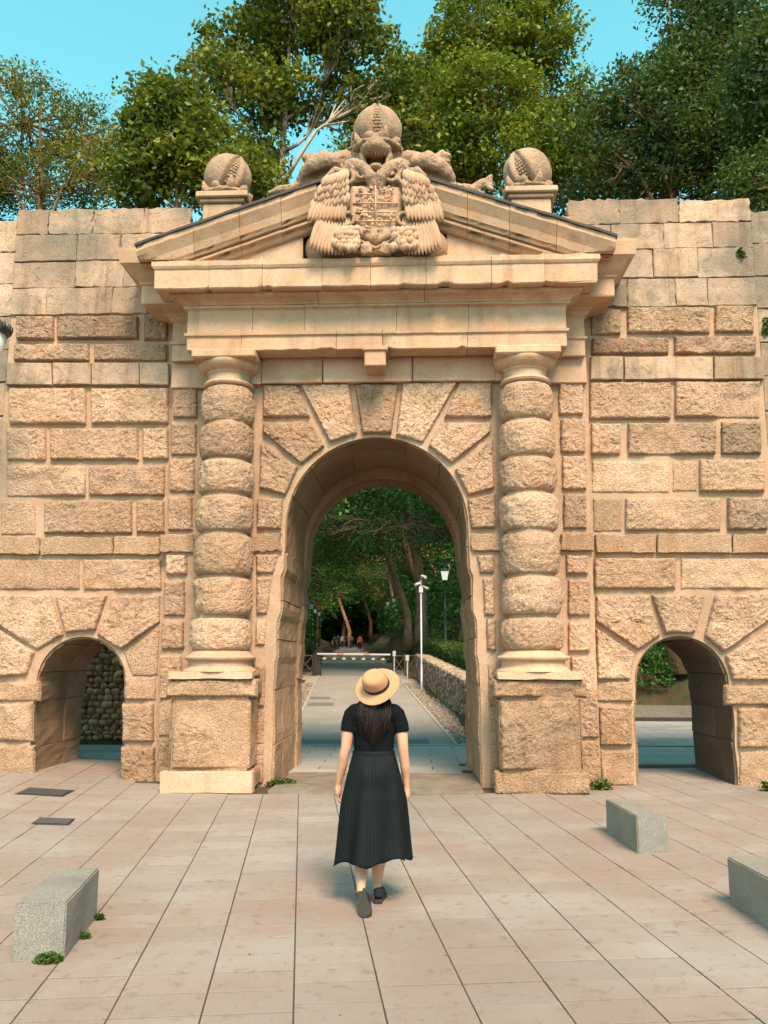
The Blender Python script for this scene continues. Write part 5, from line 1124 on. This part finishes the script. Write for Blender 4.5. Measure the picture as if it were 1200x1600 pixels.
# ---- wall lantern just reaching into the picture
p = onY(-20, 545, -1.3); ln_ = tag(empty('wall_lantern', (p[0], p[1], p[2])), 'iron street lantern with scalloped crown beside the wall', 'street lamp'); 
MB().lathe([(.12,-.32),(.20,-.02),(.235,.22)], 16).build('glass', M['lamp_glass'], ln_, True)
mb = MB().lathe([(.245,.20),(.275,.23),(.285,.30),(.22,.36),(.12,.46),(.06,.50),(.07,.56),(.0,.62)], 16)
for k in range(16): a = 2*math.pi*k/16; mb.ell((.285*math.cos(a), .285*math.sin(a), .30), (.03,.03,.06), None, 6, 5)
for k in range(4): a = math.pi/4 + math.pi/2*k; mb.tube([(.12*math.cos(a), .12*math.sin(a), -.32), (.24*math.cos(a), .24*math.sin(a), .22)], .014, 5)
mb.build('crown', M['iron'], ln_, True); MB().tube([(0,0,-.30),(-.05,.1,-.42),(-.4,.6,-.46),(-.7,1.38,-.3)], .03, 8).build('bracket', M['iron'], ln_, True)

# ================================================================== THE WOMAN WALKING TO THE ARCH
YB = float(onZ(588, 1410)[1]) + .06              # plane of her body
def B(u, v, dy=0.0): p = onY(u, v, YB); return np.array([p[0], YB + dy, p[2]])
PX = float((B(589, 1200) - B(588, 1200))[0])      # metres per photo pixel at her distance
t = NT('skin'); c = t.mix(t.ramp(t.noise(9, 4), .35, .65), (.47,.235,.14), (.53,.28,.175)); M['skin'] = t.done(c, .5, t.bump(t.noise(220, 3), .0008), .4); M['skin'].node_tree.nodes['Principled BSDF'].inputs['Subsurface Weight'].default_value = .12
M['skin'].node_tree.nodes['Principled BSDF'].inputs['Subsurface Radius'].default_value = (.02, .008, .004)
M['tee'] = (lambda t: t.done((.006,.0075,.008), .95, t.bump(t.noise(16, 4, .6, .8), .012), .04))(NT('black_cotton'))
def _sat():
    t = NT('black_satin'); return t.done(t.mix(t.noise(5, 3), (.004,.0055,.006), (.007,.009,.0095)), .62, t.bump(t.noise(300, 2), .0006), .10)
M['satin'] = _sat()
t = NT('straw'); wv = t.noise(260, 2, .5); M['straw'] = t.done(t.mix(wv, (.34,.17,.082), (.49,.26,.135)), .75, t.bump(wv, .0015), .2)
M['band'] = NT('hat_band').done((.018,.012,.010), .6); M['hair_m'] = (lambda t: t.done(t.mix(t.n('ShaderNodeNewGeometry').outputs['Random Per Island'], (.005,.004,.0035), (.022,.014,.011)), .5, None, .15))(NT('dark_hair'))
M['shoe'] = NT('shoe_canvas').done((.009,.010,.014), .75); M['sole'] = (lambda t: t.done(t.mix(t.noise(40, 4), (.024,.021,.016), (.042,.037,.028)), .8, t.bump(t.voro(90), .004)))(NT('shoe_sole'))
ft = onZ(590, 1412)
wm = tag(empty('person', (float(ft[0]), YB, 0)), 'woman in straw hat, black tee and long pleated black skirt walking towards the arch', 'person')
def wpart(name, me, mat):
    if not me.materials: me.materials.append(mat)
    return root_fix(link(bpy.data.objects.new(name, me), wm), wm)
# --- body: one skin over trunk, head, arms with hands and fingers, legs
mb = MB()
mb.ell(B(584, 1128, .0), (.150, .100, .19)); mb.ell(B(584, 1165, .0), (.125, .088, .15)); mb.ell(B(584, 1215, -.01), (.165, .115, .15))
mb.tube([B(585, 1122), B(586, 1105, .005), B(588, 1090, .015), B(588, 1078, .02)], [.10, .062, .052, .055], 14)
mb.ell(B(588, 1070, .035), (.075, .095, .115), (.35, 0, 0)); mb.ell(B(588, 1078, .125), (.016, .025, .02)); mb.ell(B(588, 1090, .10), (.035, .04, .03))       # skull, nose, chin
for s in (-1, 1): mb.ell(B(588 + s*16, 1074, .03), (.012, .022, .032))
def arm(s, P, rads, hand):
    mb.tube([B(*p) for p in P], rads, 16)
    h0 = B(*P[-1]); hv = B(*hand) - h0; hv /= np.linalg.norm(hv); side = np.array([0, 1.0, 0]); inn = np.array([-s, 0, 0.0])
    pc = h0 + hv*.045; mb.tube([h0, h0 + hv*.03, h0 + hv*.062, h0 + hv*.085], [.021, .026, .028, .022], 12)
    mb.ell(pc + hv*.015, (.017, .040, .045))
    for k, (off, L) in enumerate(((.030, .070), (.011, .078), (-.009, .073), (-.027, .058))):      # fingers, index in front
        a = h0 + hv*.075 + side*off; b_ = a + hv*L*.45 + inn*.004; c_ = b_ + hv*L*.32 + inn*.014 - side*.002; d_ = c_ + hv*L*.18 + inn*.018
        mb.tube([a - hv*.03, a, b_, c_, d_], [.0095, .0095, .0085, .0078, .0062], 8)
    a = h0 + hv*.028 + side*.026; mb.tube([a, a + hv*.025 + side*.020 + inn*.006, a + hv*.052 + side*.022 + inn*.012, a + hv*.070 + side*.016 + inn*.014], [.013, .0115, .0098, .0075], 8)
arm(-1, [(551,1112,.0),(545,1128,-.01),(543,1148,-.02),(541,1168,-.03),(538,1178,-.025),(535,1196,.0),(531,1212,.02),(528,1226,.035)], [.052,.048,.044,.038,.036,.036,.029,.022], (526,1262,.06))
arm(1, [(619,1112,.0),(625,1128,-.005),(628,1148,-.015),(630,1170,-.025),(631,1180,-.02),(633,1198,.0),(634,1214,.02),(635,1230,.03)], [.052,.048,.044,.038,.036,.036,.029,.022], (636,1266,.045))
ankL, ankR = B(567, 1374, -.22), B(589, 1394, .02)
mb.tube([B(572, 1215, 0), B(568, 1275, .06), B(566, 1322, .02), B(566, 1345, -.08), B(567, 1362, -.17), ankL, ankL + np.array([0, -.03, -.03])], [.10, .075, .052, .053, .040, .031, .03], 16)
mb.tube([B(597, 1215, 0), B(596, 1275, .06), B(592, 1325, .07), B(591, 1350, .05), B(589, 1375, .03), ankR, ankR + np.array([0, .02, -.06])], [.10, .075, .054, .053, .036, .030, .032], 16)
wpart('body', remesh(mb, .0048, 2), M['skin'])
# --- tee shirt
mb = MB()
for v_ in range(1118, 1188, 5): k_ = (v_ - 1118)/66; mb.ell(B(584, v_), (.166 - .018*k_, .114 - .006*k_, .075 if v_ < 1150 else .04), None, 30, 10)
mb.tube([B(560, 1113), B(608, 1113)], .082, 18); mb.ell(B(557, 1115), (.075,.082,.075)); mb.ell(B(613, 1115), (.075,.082,.075)); mb.tube([B(585, 1112), B(587, 1102, .008)], [.10, .070], 18)
mb.tube([B(556, 1114), B(550, 1118, -.004), B(545, 1132, -.01), B(543.5, 1143, -.016)], [.070, .066, .058, .056], 20); mb.tube([B(614, 1114), B(620, 1118, -.002), B(626, 1132, -.008), B(628, 1144, -.012)], [.070, .066, .058, .056], 20)
me = remesh(mb, .006, 7); n = len(me.vertices); co = np.empty(n*3); me.vertices.foreach_get('co', co); co = co.reshape(-1, 3); q = co*np.array([9, 9, 16]); co[:, 1] -= .006*fbm(q, 2); co[:, 0] += .004*fbm(q + 9, 2); me.vertices.foreach_set('co', co.ravel())
wpart('shirt', me, M['tee'])
# --- pleated skirt
rows = 46; n = 396; V = []
wz, hz = B(584, 1176)[2], B(584, 1339)[2]
for i in range(rows):
    t_ = i/(rows-1); a = np.arange(n)*2*math.pi/n; cxp = B(584 - 1.0*t_, 1200)[0]
    rx = .150 + .105*min(1, t_*2.2)**.8*.55 + .075*t_ ; ry = .105 + .095*min(1, t_*2.4)**.7*.75 + .085*t_
    am = .0027*(1 - .55*t_); pl = np.abs(((a*66/(2*math.pi)) % 1)*2 - 1)*2 - 1; fold = (.012*fbm(np.stack([np.cos(a)*2.2, np.sin(a)*2.2, a*0 + t_*2.0], 1) + 3, 2))*t_**.6 + .022*t_**1.3*np.sin(7*a + 1.3*t_) + .012*t_*np.sin(11*a + 2 + 2*t_) + .010*t_*np.sin(4*a - 1.5)
    leg = .05*t_**1.5*np.exp(-((a - 1.5*math.pi + .25)/.5)**2)
    r1 = 1 + (am*pl)/rx + fold/rx; zz = wz + (hz - wz)*t_ + t_**2*(.030*np.sin(a*1 + 2.4) - .012 + .014*np.sin(5*a) + .007*np.sin(13*a + 1)) ; but = .028*np.exp(-((t_ - .17)/.13)**2)*np.exp(-((np.abs(a - 1.5*math.pi) - .32)/.42)**2)
    V.append(np.stack([cxp + np.cos(a)*rx*r1, YB - .005 + np.sin(a)*(ry*r1 + leg + but), zz], 1))
V = np.concatenate(V); F = [(i*n + k, (i+1)*n + k, (i+1)*n + (k+1) % n, i*n + (k+1) % n) for i in range(rows-1) for k in range(n)]
sk = obj('skirt', V, F, M['satin'], wm, True); root_fix(sk, wm); so = sk.modifiers.new('t', 'SOLIDIFY'); so.thickness = .003
V = []; n2 = 60
for zz, o_ in ((B(584,1180)[2], .004), (B(584,1174)[2], .006), (B(584,1172)[2], 0)):
    for k in range(n2): a = 2*math.pi*k/n2; V.append((B(584,1200)[0] + math.cos(a)*(.152 + o_), YB - .004 + math.sin(a)*(.108 + o_), zz))
root_fix(obj('waistband', V, [(i*n2 + k, i*n2 + (k+1) % n2, (i+1)*n2 + (k+1) % n2, (i+1)*n2 + k) for i in range(2) for k in range(n2)], M['satin'], wm, True), wm)
# --- hair: strands falling from under the hat
g_ = np.random.default_rng(77); mb = MB()
base = MB(); base.ell(B(588, 1084, .015), (.080, .075, .10)); base.tube([B(587, 1099, -.055), B(585, 1112, -.085), B(586, 1130, -.105), B(588, 1146, -.105)], [.055, .066, .052, .018], 14)
V, F = base.arr(); V = V.copy(); yb_ = YB - .06; V[:, 1] = np.where(V[:, 2] < B(588, 1095)[2], yb_ + (V[:, 1] - yb_)*.55, V[:, 1]); bm_ = MB().add(V, F)
wpart('hair', remesh(bm_, .008, 2), M['hair_m'])
for k in range(430):
    u0 = g_.uniform(562, 612); t_ = (u0 - 588)/26; u1 = 586 + t_*19 + g_.normal(0, 2.2); end = 1158 - 30*abs(t_ + .02)**1.2 + g_.normal(0, 6); dy = -.085 - .03*math.sqrt(max(0, 1 - t_*t_)) + g_.normal(0, .006); sw = g_.normal(0, 2)
    if t_ < -.8: u1 -= 3
    P_ = [B(u0*.6 + 588*.4, 1080, -.015), B(u0, 1097, dy + .035), B(u0*.75 + u1*.25 + sw, 1115, dy + .0), B(u0*.35 + u1*.65 - sw, 1135, dy - .020), B(u1, end, dy - .012)]
    mb.tube(P_, np.array([.0034, .0036, .0034, .0026, .0006])*g_.uniform(.7, 1.3), 4, False)
root_fix(mb.build('hair_strands', M['hair_m'], wm, True), wm)
# --- straw hat tipped back
hn = np.array([-.27, -.72, .62]); hn /= np.linalg.norm(hn); hx = np.cross(hn, np.array([0, 0, 1.0])); hx /= np.linalg.norm(hx); hy = np.cross(hn, hx); hc = B(589.5, 1071, -.045)
def hat(prof, nm, mat, n=72, wob=0.0, close=True):
    V = []
    for r_, z_ in prof:
        for k in range(n):
            a = 2*math.pi*k/n; e = wob*max(0, (r_ - .105)/.07); zz = z_ + e*(.030*math.cos(2*a + .6) + .012*math.sin(3*a)); rr2 = r_*(1 + (.02*math.cos(2*a) if r_ > .1 else .05*math.cos(2*a))); V.append(hc + hx*rr2*math.cos(a) + hy*rr2*math.sin(a) + hn*zz)
    m = len(prof); F = [(i*n + k, i*n + (k+1) % n, (i+1)*n + (k+1) % n, (i+1)*n + k) for i in range(m-1) for k in range(n)]
    if close: F.append(tuple((m-1)*n + k for k in range(n)))
    o = obj(nm, V, F, mat, wm, True); root_fix(o, wm); return o
ho = hat([(.168,-.012),(.170,-.006),(.165,-.004),(.145,-.006),(.125,-.004),(.105,.0),(.096,.006),(.093,.02),(.091,.05),(.088,.08),(.080,.104),(.066,.118),(.045,.122),(.022,.117),(.008,.114)], 'hat', M['straw'], wob=.22)
ho.modifiers.new('t', 'SOLIDIFY').thickness = .004
hat([(.0975,.008),(.0965,.012),(.0945,.034),(.0925,.035)], 'hat_band', M['band'], close=False)
# --- shoes
def shoe(nm, toe, heel, upv, mat_sole=True):
    toe, heel = np.array(toe), np.array(heel); L = np.linalg.norm(toe - heel); d = (toe - heel)/L; upv = upv - d*(upv @ d); upv /= np.linalg.norm(upv); sd = np.cross(d, upv)
    out = [(0,.0),(.015,.022),(.06,.031),(.14,.030),(.30,.031),(.45,.034),(.62,.042),(.76,.046),(.88,.040),(.96,.025),(1.0,.0)]
    ring = [(t_*L, w_) for t_, w_ in out] + [(t_*L, -w_) for t_, w_ in out[-2:0:-1]]; V = []; n = len(ring)
    for h, sc in ((0, .97), (.004, 1.0), (.024, 1.0), (.026, .95)):
        for t_, w_ in ring: V.append(heel + d*((t_ - L/2)*sc + L/2) + sd*w_*sc + upv*h)
    F = [(i*n + k, i*n + (k+1) % n, (i+1)*n + (k+1) % n, (i+1)*n + k) for i in range(3) for k in range(n)] + [tuple(range(n-1, -1, -1)), tuple(3*n + k for k in range(n))]
    root_fix(obj('shoe_sole', V, F, M['sole'], wm), wm); mb = MB()
    P_ = [heel + d*L*a + upv*h for a, h in ((.16,.055),(.35,.055),(.55,.045),(.75,.038),(.90,.034))]; mb.tube(P_, [.036,.037,.038,.038,.026], 14); mb.tube([heel + d*L*.15 + upv*.04, heel + d*L*.17 + upv*.095], [.036, .036], 14); mb.tube([heel + d*L*.15 + upv*.03, heel + d*L*.90 + upv*.03], [.030, .026], 12)
    wpart('shoe', remesh(mb, .006, 2), M['shoe'])
toeL = onZ(571, 1437) + np.array([0, .02, .012]); heelL = B(567.5, 1378, -.27)
d_ = toeL - heelL; heelL = toeL - d_/np.linalg.norm(d_)*.25
shoe('l', toeL, heelL, np.array([0, 1.0, .15]))
hr = onZ(590, 1413); shoe('r', np.array([hr[0] + .02, hr[1] + .25, .0]), np.array([hr[0], hr[1], 0.0]), np.array([0, 0, 1.0]))
MB().ell(B(591.5, 1400, -.045), (.006, .004, .006)).build('eyelet', M['white_paint'], wm); root_fix(wm.children[-1], wm)

# ---- walkers far along the road
def walker(label, u, v, h, y, top, legs, seed, bag=None):
    p = onY(u, v, y); z0 = float(terrain(p[0], y)) + .02; s0, d0 = road_st(p[0], y); z0 = float(zroad(s0)); root = tag(empty('person', (p[0], y, z0)), label, 'person', 'walkers far along the road'); g2 = np.random.default_rng(seed); k = h/1.7; st = g2.uniform(.12, .22)
    mb = MB(); mb.ell((0, 0, 1.56*k), (.085*k, .10*k, .12*k)); mb.tube([(0, 0, 1.48*k), (0, 0, 1.38*k)], .055*k, 10); mb.tube([(0, 0, 1.42*k), (0, 0, 1.2*k), (0, 0, .95*k)], [.13*k, .14*k, .15*k], 14)
    for s in (-1, 1):
        mb.tube([(s*.15*k, 0, 1.36*k), (s*.21*k, -s*st*.4, 1.12*k), (s*.22*k, s*st*.5, .88*k), (s*.22*k, s*st*.7, .76*k)], [.055*k, .045*k, .035*k, .03*k], 10)
        for f_ in range(4): mb.tube([(s*.22*k, s*st*.7 + (f_ - 1.5)*.018*k, .79*k), (s*.215*k, s*st*.7 + (f_ - 1.5)*.019*k, .68*k)], [.011*k, .008*k], 6)
        mb.tube([(s*.08*k, 0, .95*k), (s*.09*k, s*st, .5*k), (s*.09*k, s*st*1.2, .08*k)], [.09*k, .062*k, .042*k], 12); mb.tube([(s*.09*k, s*st*1.2 - .04, .04*k), (s*.09*k, s*st*1.2 + .18*k, .03*k)], [.045*k, .035*k], 8)
    me = remesh(mb, .014, 2); me.materials.append(M['skin']); link(bpy.data.objects.new('body', me), root)
    mb = MB(); mb.tube([(0, 0, 1.44*k), (0, 0, 1.36*k), (0, 0, 1.2*k), (0, 0, .92*k)], [.09*k, .175*k, .175*k, .175*k], 14)
    for s in (-1, 1): mb.tube([(s*.13*k, 0, 1.38*k), (s*.20*k, -s*st*.3, 1.15*k)], [.08*k, .066*k], 10)
    me = remesh(mb, .014, 2); me.materials.append(top); link(bpy.data.objects.new('shirt', me), root)
    mb = MB(); mb.ell((0, 0, .92*k), (.17*k, .14*k, .12*k))
    for s in (-1, 1): mb.tube([(s*.08*k, 0, .92*k), (s*.09*k, s*st, .5*k), (s*.09*k, s*st*1.15, .14*k)], [.105*k, .08*k, .066*k], 12)
    me = remesh(mb, .014, 2); me.materials.append(legs); link(bpy.data.objects.new('trousers', me), root)
    mb = MB(); mb.ell((0, -.02, 1.60*k), (.095*k, .11*k, .10*k)); link(bpy.data.objects.new('hair', mesh_data('hair', *mb.arr(), M['hair_m'], True)), root)
cl = lambda n_, c_: NT(n_).done(c_, .85)
D1, D2, OR, WH, BL = cl('dark_cloth', (.015,.015,.017)), cl('navy_cloth', (.02,.025,.04)), cl('orange_cloth', (.65,.10,.03)), cl('pale_cloth', (.5,.48,.45)), cl('blue_cloth', (.06,.09,.16))
walker('walker in dark clothes, nearer the verge of the dark-clad pair', 522.5, 1016, 1.66, 76, D1, D1, 1); walker('taller walker of the dark-clad pair on the road', 528, 1016, 1.76, 78, D1, D2, 2)
walker('person in an orange top alone on the road', 562, 1014, 1.72, 80, OR, D1, 3)
walker('distant walker in a pale shirt behind the dark-clad pair', 534, 1000, 1.7, 93, WH, D1, 4); walker('far-off walker in blue in the dark part of the road', 541, 998, 1.7, 95, BL, D2, 5); walker('far-off walker in a pale top furthest along the road', 549, 998, 1.7, 98, WH, BL, 6)
